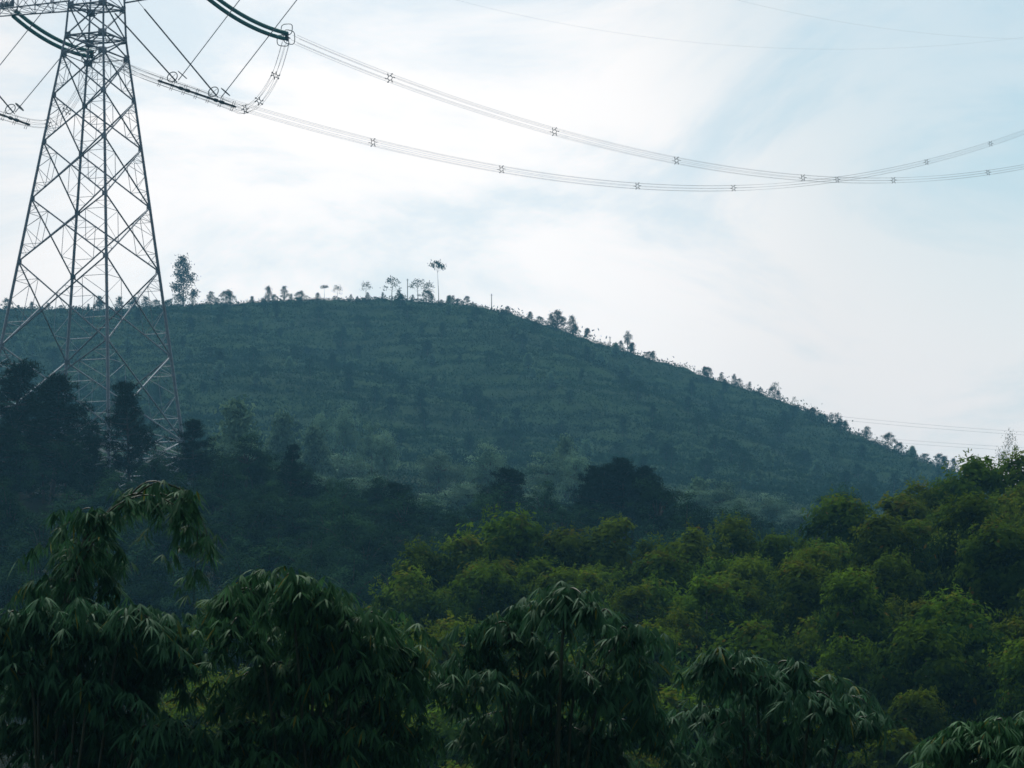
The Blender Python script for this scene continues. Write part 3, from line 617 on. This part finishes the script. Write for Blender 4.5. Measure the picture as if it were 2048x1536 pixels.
for (px, ty, by, lb) in ((983, 594, 628, 'thin bare pole standing upright on the ridge right of the hilltop'), (1220, 672, 688, 'short bare pole on the ridge left of the lollipop tree'), (815, 562, 606, 'faint bare pole among the wispy trees on the hilltop')):
    a = pt(px, by+6, 1399); b_ = pt(px, ty, 1399); mb = MB(); mb.tube([a-a, b_-a], [.17, .12], 8); mb.box(b_-a-[0, 0, .5], (.5, 0, 0), (0, .06, 0), (0, 0, .06))
    tag(link('utility_pole', mb.mesh('utility_pole', M_BARK), loc=(a[0], 1399, gz(a[0], 1399)-.3)), lb, 'pole', 'poles on the ridge')
# the airy tree rising at the right edge behind the plantation
TUF = two('tuft_tall', *airy_tree(731, 20.0, 'tuft', 3.5, .5), M_BARK, M_DARK)
single('tall_tree', TUF, 2020, 872, 700, 20, .38, 'tall thin airy tree against the sky at the right edge, two tufts of leaves', 4)

# ------------------------------------------------------------------ hillside: saplings (things) and scrub (stuff)
r = rnd(77); hs = []
while len(hs) < 230:
    px = r.uniform(-40, 1900); Yd = r.uniform(900, 1385)
    x = pt(px, 800, Yd)[0]
    if all((x-q[0])**2+((Yd-q[1])*.4)**2 > 55 for q in hs): hs.append((x, Yd, px))
def bandlab(px, Yd):
    a = 'near the top' if Yd > 1290 else 'high' if Yd > 1190 else 'halfway' if Yd > 1090 else 'low' if Yd > 990 else 'near the foot'
    b_ = 'behind the pylon' if px < 330 else 'below the tall ridge tree' if px < 520 else 'left of the umbrella tree' if px < 760 else 'below the umbrella tree' if px < 950 else 'below the bare ridge pole' if px < 1120 else 'left of the lollipop tree' if px < 1230 else 'below the lollipop tree' if px < 1430 else 'left of the round-headed tree' if px < 1620 else 'below the round-headed tree'
    return f'hillside sapling {a} on the big hill, {b_}'
for k, (x, Yd, px) in enumerate(hs):
    h = r.uniform(2.8, 6.0); ms = (CONES+AIR['cone']+AIR['oval'])[k % 14] if k % 3 else AIR['bush'][k % 4]; H = 5.0 if (k % 3 and k % 14 < 4) else 7.0
    plant('hillside_sapling', ms, x, Yd, gz(x, Yd)+h, H, r.uniform(.8, 1.3), ('tall ' if h > 4.9 else 'small ' if h < 3.9 else '')+('bushy ' if not k % 3 else 'pointed ' if k % 14 < 9 else 'upright ')+bandlab(px, Yd), 'young tree', 'saplings scattered over the big hill', k)
mb = MB(); NQ = 24000
azs = r.uniform(-.19, .19, NQ); ysx = np.linspace(860, 1402, 300); lev = np.round(r.uniform(96, 232, NQ)/3.7)*3.7
keepx, keepy = [], []
for a_, l_ in zip(azs, lev):
    zl = ground(a_*ysx, ysx); ix = np.searchsorted(np.maximum.accumulate(zl), l_)
    if 0 < ix < len(ysx): keepx.append(a_*ysx[ix]+r.normal()*1.0); keepy.append(ysx[ix]+r.normal()*3.2+7*math.sin(a_*70+l_*.9))
extra = 26000; ye = r.uniform(880, 1402, extra); xe = r.uniform(-.19, .19, extra)*ye
cx = np.concatenate([keepx, xe]); cy = np.concatenate([keepy, ye]); cz = ground(cx, cy)
q = 12; nC = len(cx); big = np.where(r.random(nC) < .07, 1.9, 1.0)*r.uniform(.6, 1.2, nC)
patch = .5+.5*np.sin(cx*.021+1.3)*np.sin(cy*.034+cx*.008); tn = np.repeat(np.clip(patch*.45+r.uniform(0, .35, nC), 0, 1), q)+r.uniform(-.1, .15, nC*q)
tn[np.repeat(r.random(nC) < .004, q)] = 1
c3 = np.repeat(np.stack([cx, cy, cz], 1), q, 0)+r.normal(size=(nC*q, 3))*np.repeat(big, q)[:, None]*np.array([2.0, .35, .25])+np.stack([np.zeros(nC*q), np.zeros(nC*q), np.repeat(big, q)*.45], 1)
mb.leaves(c3, rdir(r, nC*q)+[0, 0, .3], rdir(r, nC*q)+[0, -.3, .8], r.uniform(.35, .8, nC*q)*np.repeat(big, q), .32*np.repeat(big, q), np.clip(tn, 0, 1))
tag(link('hillside_scrub', mb.mesh('hillside_scrub', M_SHRUB)), 'low green scrub and terraced planting covering the big hill', 'scrub', kind='stuff')

mb = MB(); nC = 15000; yy = np.concatenate([r.uniform(430, 640, 8000), r.uniform(600, 900, 7000)]); xx = r.uniform(-.19, .19, nC)*yy; q = 12; z_ = ground(xx, yy); sz_ = r.uniform(.8, 1.8, nC)
c3 = np.repeat(np.stack([xx, yy, z_], 1), q, 0)+r.normal(size=(nC*q, 3))*np.repeat(sz_, q)[:, None]*np.array([.6, .6, .4])+np.stack([np.zeros(nC*q), np.zeros(nC*q), np.repeat(sz_, q)*.7], 1)
mb.leaves(c3, rdir(r, nC*q)+[0, 0, .3], rdir(r, nC*q)+[0, -.3, .8], r.uniform(.35, .7, nC*q)*np.repeat(sz_, q)**.5, .25, np.clip(np.repeat(r.uniform(0, .6, nC), q)+r.uniform(0, .3, nC*q), 0, .85))
tag(link('wood_underbrush', mb.mesh('wood_underbrush', M_DARK)), 'dark bushy underbrush below the hill', 'underbrush', kind='stuff')
# ------------------------------------------------------------------ middle distance: pines, dark wood, pale round trees
def mids(lst, name, pool, H, W, cat, group):
    for k, (px, ty, Yd, w, lb) in enumerate(lst):
        p = pt(px, ty, Yd); z0 = gz(p[0], Yd); h = max(p[2]-z0, 2.5); wf = (w*Yd/F_PX)/(W*h/H)
        plant(name, pool[k % len(pool)], p[0], Yd, p[2], H, wf, lb, cat, group, k*5+3)
PT = [(40, 722, 424, 190, 'broad dark pine at the left edge, in front of the pylon base'), (110, 748, 418, 150, 'dark pine just right of the left edge pine, hiding the left pylon feet'), (258, 760, 414, 112, 'dark bushy pine standing in front of the pylon between its legs'),
      (190, 850, 412, 90, 'shorter dark pine left of the pine between the pylon legs'), (385, 838, 428, 90, 'dark pointed pine right of the right pylon foot'), (0, 850, 400, 150, 'dark pine cut by the left edge, low'), (1010, 935, 420, 120, 'dark spiky pine left of the biggest dark tree'), 
      (585, 885, 424, 60, 'small spiky pine near the middle left, beside a dark rounded tree'), (790, 965, 400, 110, 'dark spiky pine above the black wood, centre left')]
mids(PT, 'pine_tree', PINES, 14.0, 5.6, 'pine tree', 'dark pines in the middle distance')
p = pt(1245, 918, 430); z0 = gz(p[0], 430); h = p[2]-z0
plant('pine_tree', BIGP, p[0], 430, p[2], 12, (205*430/F_PX)/(11.0*h/12), 'biggest dark dense tree standing alone in the centre right', 'tree', None, 1)
MT = [(880, 893, 640, 95, 'pale round-topped tree in the centre, left of a pair'), (975, 890, 645, 95, 'pale round-topped tree in the centre, right of a pair'), (1095, 900, 650, 110, 'broad pale tree right of the two round ones'),
      (1150, 905, 660, 80, 'small pale tree touching the left side of the biggest dark tree'), (690, 905, 640, 110, 'wide low pale tree in the middle left'), (640, 815, 760, 60, 'small tree pair, left one, on the lower hill'), (688, 812, 765, 60, 'small tree pair, right one, on the lower hill'),
      (745, 840, 740, 55, 'small yellowish tree on the lower hill right of the pair'), (770, 860, 700, 60, 'grey-green tree below the yellowish one'), (730, 950, 560, 110, 'pale leafy tree above the black wood'), (930, 960, 560, 110, 'pale leafy tree below the round-topped pair'),
      (1080, 975, 560, 100, 'pale leafy tree between the spiky pine and the biggest dark tree'), (1440, 955, 600, 100, 'grey-green tree right of the biggest dark tree'), (1390, 975, 590, 80, 'pale slim tree between the dark tree and the grey-green one'),
      (1545, 985, 600, 90, 'grey tree farther right above the plantation'), (1480, 990, 560, 90, 'low grey tree above the plantation crowns'), (1600, 1020, 560, 90, 'low bluish tree just above the plantation crowns'),
      (480, 880, 520, 90, 'grey-green tree under the tall one beside the pylon'), (430, 930, 480, 100, 'low pale tree at the right foot of the pylon'), (560, 925, 520, 90, 'grey leafy tree in the middle left'), (620, 940, 500, 100, 'bluish leafy tree left of the wide low one'), (845, 990, 500, 110, 'pale leafy tree over the black wood, centre'),
      (210, 900, 455, 70, 'pale tree seen between the pylon legs'), (330, 940, 450, 80, 'pale low tree beneath the right pylon leg'), (290, 985, 430, 90, 'pale shrub-like tree behind the arching bamboo')]
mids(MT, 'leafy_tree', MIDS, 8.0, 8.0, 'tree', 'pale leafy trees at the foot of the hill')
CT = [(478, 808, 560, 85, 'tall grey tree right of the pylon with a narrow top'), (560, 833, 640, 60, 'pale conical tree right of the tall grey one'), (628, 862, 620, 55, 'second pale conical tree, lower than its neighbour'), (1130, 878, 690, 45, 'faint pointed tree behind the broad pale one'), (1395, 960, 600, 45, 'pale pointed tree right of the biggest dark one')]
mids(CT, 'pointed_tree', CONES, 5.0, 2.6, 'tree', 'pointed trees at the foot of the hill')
def namer(kind, marks):
    used = {}
    def f(px, py):
        m_ = min(marks, key=lambda q: (q[0]-px)**2+(q[1]-py)**2); dx, dy = px-m_[0], py-m_[1]
        d = ('right of' if dx > 0 else 'left of') if abs(dx) > 2*abs(dy) else ('below' if dy > 0 else 'above') if abs(dy) > 2*abs(dx) else ('lower ' if dy > 0 else 'upper ')+('right of' if dx > 0 else 'left of')
        used[(d, m_[2])] = n_ = used.get((d, m_[2]), 0)+1
        return (kind if n_ == 1 else ORD[n_-1]+' '+kind)+f' {d} the {m_[2]}'
    return f
WNAME = namer('dark wood tree', [(40, 900, 'left edge pine'), (258, 900, 'pine between the pylon legs'), (385, 960, 'pine by the right pylon foot'), (478, 900, 'tall grey tree'), (585, 960, 'small spiky middle pine'), (790, 1030, 'spiky pine over the wood'),
    (1010, 1010, 'spiky pine left of the biggest tree'), (1245, 1020, 'biggest dark tree'), (1440, 1020, 'grey-green tree'), (1545, 1040, 'grey tree over the plantation'), (250, 1100, 'inside of the bamboo hook'), (60, 1150, 'left side of the bamboo hook'), (450, 1130, 'right side of the bamboo hook'), (580, 1120, 'two-humped bamboo top'), (730, 1160, 'dark hollow beside the leftmost dome'), (880, 1070, 'leftmost skyline dome')])
r = rnd(5); DT = []
spots = [(60, 850, 432), (140, 870, 435), (30, 800, 440), (205, 905, 430), (310, 915, 430), (345, 900, 446), (425, 880, 446), (465, 905, 440), (530, 925, 440), (95, 900, 425), (400, 900, 436), (170, 930, 415), (500, 872, 436), (560, 900, 432), (620, 935, 430), (690, 955, 428), (745, 945, 432), (800, 985, 425), (860, 1000, 420), (655, 985, 400), (720, 1000, 395), (20, 960, 350), (90, 1010, 335), (160, 980, 370), (240, 1010, 350), (320, 1020, 350), (400, 960, 390), (470, 950, 410), (520, 905, 440), (60, 1080, 318), (170, 1090, 318), (300, 1100, 315), (390, 1060, 330), (480, 1030, 350), (560, 990, 380), (600, 1000, 375),
         (650, 1000, 370), (700, 1020, 365), (540, 1080, 322), (640, 1080, 322), (730, 1060, 340), (790, 1035, 360), (850, 1050, 350), (700, 1120, 310), (600, 1140, 305), (500, 1120, 308), (800, 1110, 312), (880, 1070, 335), (920, 1030, 370), (950, 1060, 345), (1080, 1020, 375), (1150, 1010, 400), (1330, 1020, 400), (1290, 1040, 370),
         (1210, 1050, 350), (1130, 1060, 340), (1400, 1030, 400), (1360, 1060, 360), (440, 1180, 300), (350, 1170, 300), (240, 1180, 298), (120, 1170, 300), (20, 1150, 302), (560, 1200, 296), (680, 1190, 298), (-30, 1020, 330), (1460, 1040, 390), (1530, 1040, 390), (1690, 985, 400), (1650, 1000, 390), (1700, 975, 420), (1480, 1010, 420), (960, 1000, 420), (30, 880, 400), (130, 870, 405), (300, 900, 405), (230, 940, 395), (360, 950, 410), (545, 960, 405), (1040, 1045, 350)]
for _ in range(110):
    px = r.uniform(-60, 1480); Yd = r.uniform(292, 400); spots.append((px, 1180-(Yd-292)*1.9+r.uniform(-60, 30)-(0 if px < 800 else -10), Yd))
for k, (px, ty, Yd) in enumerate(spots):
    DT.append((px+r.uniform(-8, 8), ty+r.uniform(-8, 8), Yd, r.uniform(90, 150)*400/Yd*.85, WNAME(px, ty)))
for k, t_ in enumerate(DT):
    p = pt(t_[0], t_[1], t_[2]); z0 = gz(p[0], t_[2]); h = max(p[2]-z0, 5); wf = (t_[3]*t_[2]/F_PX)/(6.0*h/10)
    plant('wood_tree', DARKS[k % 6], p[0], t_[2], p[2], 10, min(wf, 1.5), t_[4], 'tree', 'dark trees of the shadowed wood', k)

# ------------------------------------------------------------------ plantation on the right-hand slope
PL = [(845, 1093, 110, 225, 'round yellow-green crown at the left end of the plantation skyline'), (925, 1083, 110, 226, 'small round crown just left of the tallest left-hand plantation crown'), (1010, 1033, 150, 230, 'tall domed crown, highest of the left half of the plantation'),
      (1130, 1066, 120, 230, 'domed crown right of the tallest left-hand dome'), (1236, 1048, 125, 230, 'domed crown below the biggest dark tree'), (812, 1145, 135, 205, 'wide crown at the left foot of the plantation skyline'),
      (1085, 1130, 110, 210, 'small crown in front of the gap between two domes'), (1172, 1152, 95, 205, 'low rounded crown behind the bamboo tip in the centre'), (1385, 1065, 160, 226, 'wide sloping crown right of the dark gap'), (1466, 1042, 95, 232, 'narrow dome right of the wide sloping crown'),
      (1330, 1112, 130, 212, 'crown at the lower left of the wide sloping one'), (1560, 1075, 110, 230, 'lower crown between narrow dome and tall right dome'), (1682, 998, 140, 232, 'tall dome where the right skyline starts to climb'), (1795, 1003, 165, 232, 'broad reddish-tipped dome right of the first tall dome'),
      (1842, 972, 110, 236, 'dark dome tucked behind the broad reddish-tipped one'), (1950, 928, 150, 238, 'highest ragged crown against the sky near the right edge'), (2045, 915, 120, 240, 'ragged crown cut by the right edge against the sky'), (1893, 968, 90, 238, 'small crown left under the highest ragged one'), (1930, 1075, 180, 215, 'broad bright crown below the highest ragged one'), (2040, 985, 110, 225, 'bright crown at the right edge below the ragged one'),
      (430, 1216, 120, 205, 'solitary yellow-green crown between two bamboo clumps at left'), (660, 1200, 80, 215, 'small bright crown peeping behind the second bamboo clump'), (1275, 1185, 110, 190, 'rounded crown right of the centre bamboo tip'), (1350, 1228, 130, 180, 'rounded reddish crown mid-slope right of the centre bamboo'), (940, 1262, 120, 180, 'low bright crown left of the centre bamboo'),
      (1497, 1255, 165, 172, 'bright dome just above the dark right bamboo'), (1690, 1283, 135, 165, 'bright crown right of the dark right bamboo'), (1765, 1208, 130, 182, 'crown mid-slope above the bright one at right'), (1850, 1213, 110, 184, 'neighbouring crown on the right of the mid-slope pair'), (1840, 1388, 110, 150, 'low bright crown near the lower right'), (2025, 1245, 120, 172, 'crown at the right edge halfway down the slope')]
SHORT = ['leftmost skyline dome', 'small dome beside the tallest left dome', 'tallest left skyline dome', 'dome second right of the tallest left dome', 'dome under the biggest dark tree', 'wide crown at the left foot', 'small crown between two domes', 'low crown behind the centre bamboo tip', 'wide sloping skyline crown', 'narrow skyline dome', 'crown under the wide sloping one', 'low crown between narrow and tall domes', 'tall right dome', 'reddish-tipped dome', 'dark tucked dome', 'highest ragged crown', 'ragged crown at the right edge', 'small crown under the ragged one', 'broad bright right crown', 'bright right edge crown', 'solitary left crown', 'crown behind the second bamboo clump', 'rounded crown by the centre bamboo', 'reddish mid-slope crown', 'low bright crown left of centre bamboo', 'bright dome over the dark bamboo', 'bright crown beside the dark bamboo', 'left crown of the mid-slope pair', 'right crown of the mid-slope pair', 'low bright lower right crown', 'right edge crown halfway down']
PNAME = namer('plantation tree', [(a_[0], a_[1]+30, n_) for a_, n_ in zip(PL, SHORT)])
def ptree(px, ty, w, Yd, lb, group, k):
    p = pt(px, ty, Yd); x = p[0]; z0 = gz(x, Yd)-.1; s = (w*Yd/F_PX)/3.1; hh = p[2]-z0
    root = link('plantation_tree', None, loc=(x, Yd, z0)); tag(root, lb, 'tree', group)
    root.rotation_euler = (0, 0, (k*2.399) % 6.283)
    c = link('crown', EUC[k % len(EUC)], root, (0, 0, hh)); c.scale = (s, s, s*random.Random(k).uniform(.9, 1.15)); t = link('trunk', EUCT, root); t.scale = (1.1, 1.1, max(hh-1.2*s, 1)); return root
placed = []
for k, t_ in enumerate(PL):
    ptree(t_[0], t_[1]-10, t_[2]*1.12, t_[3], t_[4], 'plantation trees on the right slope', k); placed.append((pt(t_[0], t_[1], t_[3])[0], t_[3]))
r = rnd(11); k = 100; tries = 0
while k < 330 and tries < 20000:
    tries += 1
    Yd = 118+115*r.random()**.8; px = r.uniform(380, 2180); x = pt(px, 1200, Yd)[0]
    if px < 800 and (Yd > 205 or r.random() < .3): continue
    if any((x-a)**2+((Yd-b_)*.62)**2 < 3.75**2 for a, b_ in placed): continue
    z0 = gz(x, Yd); h = r.uniform(5.6, 8.4)
    v = np.array([x, Yd, z0+h]); py = 768-(v@UC)/(v@FW)*F_PX; ppx = 1024+(v@RC)/(v@FW)*F_PX
    if Yd > 200:                                                     # keep the skyline of the photograph
        lim = -22+np.interp(ppx, [380, 700, 800, 930, 1010, 1080, 1130, 1236, 1300, 1385, 1466, 1560, 1620, 1682, 1795, 1860, 1950, 2048, 2200], [1320, 1260, 1235, 1165, 1140, 1180, 1160, 1150, 1190, 1150, 1130, 1150, 1130, 1090, 1085, 1050, 1010, 1010, 1000])
        if py < lim: h -= (lim-py)*Yd/F_PX
        if h < 3.2: continue
        v[2] = z0+h; py = 768-(v@UC)/(v@FW)*F_PX
    placed.append((x, Yd))
    lb = PNAME(ppx, py)
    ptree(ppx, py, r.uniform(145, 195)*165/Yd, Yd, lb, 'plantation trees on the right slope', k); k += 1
# reddish brown undergrowth between the plantation trees
mb = MB(); nC = 9000; yy = r.uniform(112, 300, nC); xx = r.uniform(-.17, .17, nC)*yy; z_ = ground(xx, yy); q = 12
c3 = np.repeat(np.stack([xx, yy, z_], 1), q, 0)+r.normal(size=(nC*q, 3))*np.array([.4, .4, .45])+[0, 0, .6]
mb.leaves(c3, rdir(r, nC*q)+[0, 0, .3], rdir(r, nC*q)+[0, 0, .6], .22, .1, np.clip(r.uniform(.3, 1, nC*q), 0, 1))
M_UNDER = leafmat('undergrowth_leaf', (0.035, 0.045, 0.02), (0.075, 0.06, 0.03), (0.10, 0.055, 0.035), .1, .7, 0.0, .1)
tag(link('undergrowth', mb.mesh('undergrowth', M_UNDER)), 'brownish undergrowth on the plantation slope', 'undergrowth', kind='stuff')

# ------------------------------------------------------------------ bamboo in front
def fans(mb, r, P, T, n, spread, ln=(.20, .31), up=0.25, tb=0.0):
    """drooping fans of lance-shaped leaves at points P"""
    for i in range(len(P)):
        m_ = int(r.integers(5, 11)); a0 = r.uniform(0, 6.28); out = np.array([math.cos(a0), math.sin(a0), 0])
        ang = np.linspace(-1.15, 1.15, m_)+r.normal(size=m_)*.12; sidev = np.array([-out[1], out[0], 0])
        d = out*np.cos(ang)[:, None]*.65+sidev*np.sin(ang)[:, None]+np.array([0, 0, 1])*(r.uniform(-.95, up-.15)-.35*np.abs(ang)[:, None])
        nr = np.array([0, 0, 1.0])+d*.2+r.normal(size=(m_, 3))*.25
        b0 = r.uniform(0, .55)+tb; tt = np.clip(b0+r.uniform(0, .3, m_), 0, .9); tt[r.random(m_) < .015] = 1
        mb.leaves(np.tile(P[i]+out*.03, (m_, 1)), d, nr, r.uniform(ln[0], ln[1], m_)*(1-.25*np.abs(ang)/1.2), r.uniform(.020, .031, m_), tt, bend=r.uniform(.5, 1.1))
def bamboo(name, rootpx, Y0, heads, label, seed, dens=1.0, extra=(), thin=1.0):
    r = rnd(seed); g0 = gpt(rootpx, Y0); root = link(name, None, loc=g0); tag(root, label, 'bamboo', 'bamboo clumps in the foreground')
    fm = MB()
    for hd_ in heads:
        hx, hy, dx, dy = hd_[:4]; Yh = Y0+r.uniform(-.9, .9); b0 = g0+np.array([r.uniform(-.5, .5), r.uniform(-.5, .5), 0])
        if len(hd_) > 4: way = [pt(a+r.uniform(-12, 12), c+r.uniform(-10, 14), Yh) for a, c in hd_[4]]; path = smoothpath([b0]+way, 44); lo = int(44/len(way)*.8)
        else:
            hd = pt(hx, hy+14, Yh); tip = pt(hx+dx, hy+dy, Yh-r.uniform(-.3, .5)); k1 = pt(hx*.6+rootpx*.4, hy*.55+1700*.45, Yh)
            path = smoothpath([b0, k1, hd*.7+k1*.3+[0, 0, .12], hd, hd*.45+tip*.55+np.array([0, 0, .10]), tip], 44); lo = 11
        cm = MB(); cm.tube(path, np.linspace(.024, .003, 44), 6); part('culm', cm, M_CULM, root, True)
        sel = path[lo:]; n_ = int(62*dens); t = r.uniform(0, 1, n_)**.75*(len(sel)-1)
        Q = np.stack([np.interp(t, np.arange(len(sel)), sel[:, i]) for i in range(3)], 1); w_ = (.05+.13*np.sin(np.clip(t/(len(sel)-1)*3.0, 0, 3.14)))*thin
        fans(fm, r, Q+r.normal(size=(n_, 3))*np.stack([w_*.75, w_*.8, w_*.32], 1)-[0, 0, .03], None, n_, 1)
        for _ in range(int(15*dens)):                       # side sprays that stick out of the outline
            b1 = sel[int(r.uniform(.05, .97)*(len(sel)-1))]; a = r.uniform(0, 6.28); ln = (r.uniform(.18, .5) if r.random() < .6 else r.uniform(.5, .85))*thin; u = np.linspace(.25, 1, int(3+ln*7))[:, None]
            Qs = b1+np.array([math.cos(a), math.sin(a)*.8, 0])*ln*u+np.array([0, 0, 1.0])*ln*(r.uniform(.1, .7)*u-.75*u*u)
            fm2 = r.uniform(.55, 1.1); fans(fm, r, Qs, None, len(Qs), 1, (.15*fm2+.04, .29*fm2+.04), .2)
    for (ex, ey, rx, ry, n_) in extra:                # leafy inner mass lower in the clump
        for _ in range(int(n_)):
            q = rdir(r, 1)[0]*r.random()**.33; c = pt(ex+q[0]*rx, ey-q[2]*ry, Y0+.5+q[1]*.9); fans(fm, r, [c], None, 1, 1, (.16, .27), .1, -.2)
    part('foliage', fm, M_BAMBOO, root)
HOOK = [(128, 1290), (142, 1180), (178, 1080), (232, 1008), (300, 972), (358, 990), (388, 1050), (398, 1130), (390, 1215)]
bamboo('bamboo', 120, 46.5, [(0, 0, 0, 0, HOOK), (0, 0, 0, 0, HOOK[:8]), (0, 0, 0, 0, [(a-8, b_+14) for a, b_ in HOOK[:7]]), (0, 0, 0, 0, HOOK[:6]+[(375, 1000), (410, 1060), (418, 1110)]),
    (0, 0, 0, 0, [(125, 1290), (140, 1180), (160, 1110), (140, 1080), (105, 1085)]), (0, 0, 0, 0, [(125, 1290), (140, 1190), (175, 1090), (160, 1050), (110, 1062)]), (0, 0, 0, 0, [(125, 1300), (125, 1220), (110, 1165), (65, 1170)]),
    (0, 0, 0, 0, [(135, 1290), (160, 1180), (200, 1100), (215, 1140), (212, 1190)]), (0, 0, 0, 0, [(130, 1290), (165, 1150), (205, 1060), (190, 1020), (150, 1030)]), (0, 0, 0, 0, [(130, 1290), (150, 1160), (185, 1090), (150, 1130), (120, 1180)])],
       'bamboo arching over like a hook at the left, its tip hanging down', 21, .55, thin=.75)
bamboo('bamboo', 150, 44, [(30, 1208, -60, 90), (95, 1200, -70, 80), (150, 1203, 60, 90), (205, 1215, 40, 90), (258, 1200, 70, 90), (300, 1206, 60, 110), (335, 1260, 35, 130), (120, 1320, -60, 80), (60, 1350, -80, 70), (170, 1345, 70, 100), (20, 1300, -60, 90), (230, 1400, 80, 110), (260, 1300, 40, 100), (380, 1440, 30, 80), (100, 1430, 60, 90), (320, 1440, 50, 90), (10, 1440, -40, 90), (200, 1480, 40, 80)],
       'wide leafy bamboo clump filling the bottom left corner', 22, .8, [(140, 1340, 140, 100, 200), (150, 1470, 170, 110, 240), (180, 1650, 260, 120, 160)])
bamboo('bamboo', 640, 44, [(500, 1165, -60, 60), (545, 1135, -90, 90), (575, 1135, 50, 80), (615, 1170, 70, 70), (480, 1220, -40, 90), (690, 1212, 60, 90), (745, 1210, 70, 120), (785, 1255, 40, 130), (640, 1250, -40, 100), (500, 1330, -50, 90), (720, 1310, 50, 90), (560, 1310, -60, 90), (760, 1380, 45, 120), (500, 1430, -60, 80), (570, 1440, 60, 70), (640, 1420, 50, 90), (800, 1450, 40, 100), (700, 1470, 60, 70), (480, 1500, -30, 60)],
       'tall bamboo clump left of centre with a two-humped top', 23, .75, [(620, 1330, 110, 130, 210), (650, 1460, 130, 110, 190), (650, 1640, 220, 120, 140)])
bamboo('bamboo', 1090, 45, [(1135, 1160, -60, 70), (1140, 1165, 40, 60), (1060, 1200, -90, 80), (1010, 1230, -80, 80), (1210, 1205, 50, 110), (1250, 1240, 40, 160), (960, 1300, -60, 60), (980, 1330, -80, 90), (1110, 1330, -60, 80), (1170, 1330, 50, 100), (1250, 1350, 60, 120), (1060, 1400, -70, 80), (1000, 1410, -80, 70), (1290, 1420, 60, 100), (1130, 1440, 60, 60), (1040, 1470, -60, 50), (1200, 1460, 50, 60), (1080, 1280, 30, 90)],
       'bamboo clump in the bottom centre with one pale pointed tip', 24, .68, [(1110, 1400, 100, 80, 80), (1100, 1500, 150, 90, 150), (1110, 1660, 240, 110, 140)])
bamboo('bamboo', 1560, 47, [(1440, 1285, -30, 80), (1490, 1290, -50, 60), (1560, 1310, 60, 50), (1620, 1345, 80, 50), (1690, 1380, 60, 50), (1420, 1400, -60, 50), (1520, 1340, 50, 60), (1640, 1370, 60, 90), (1460, 1430, -40, 60), (1560, 1430, 40, 80), (1500, 1500, -50, 50), (1730, 1420, 30, 50)],
       'sparse dark bamboo clump right of centre at the bottom', 25, .5, [(1540, 1400, 110, 70, 110), (1560, 1500, 170, 80, 170)])
bamboo('bamboo', 2080, 43, [(1995, 1425, -80, 80), (2040, 1430, 60, 60), (1940, 1460, -70, 80), (2080, 1400, 60, 90), (1985, 1500, -70, 60), (2060, 1500, -50, 60)],
       'bamboo sprays in the bottom right corner', 26, .8, [(2040, 1580, 100, 70, 60)])

# ------------------------------------------------------------------ haze
mt, t, out = newmat('haze_air'); pv = N(t, 'ShaderNodeVolumePrincipled'); pv.inputs['Color'].default_value = (0.24, 0.66, 1.0, 1)
pv.inputs['Density'].default_value = 0.000185; pv.inputs['Anisotropy'].default_value = 0.2; t.links.new(pv.outputs[0], out.inputs['Volume'])
mb = MB(); mb.box((0, 1120, 128), (2050, 0, 0), (0, 1540, 0), (0, 0, 152))
hz = link('haze', mb.mesh('haze', mt)); tag(hz, kind='stuff')
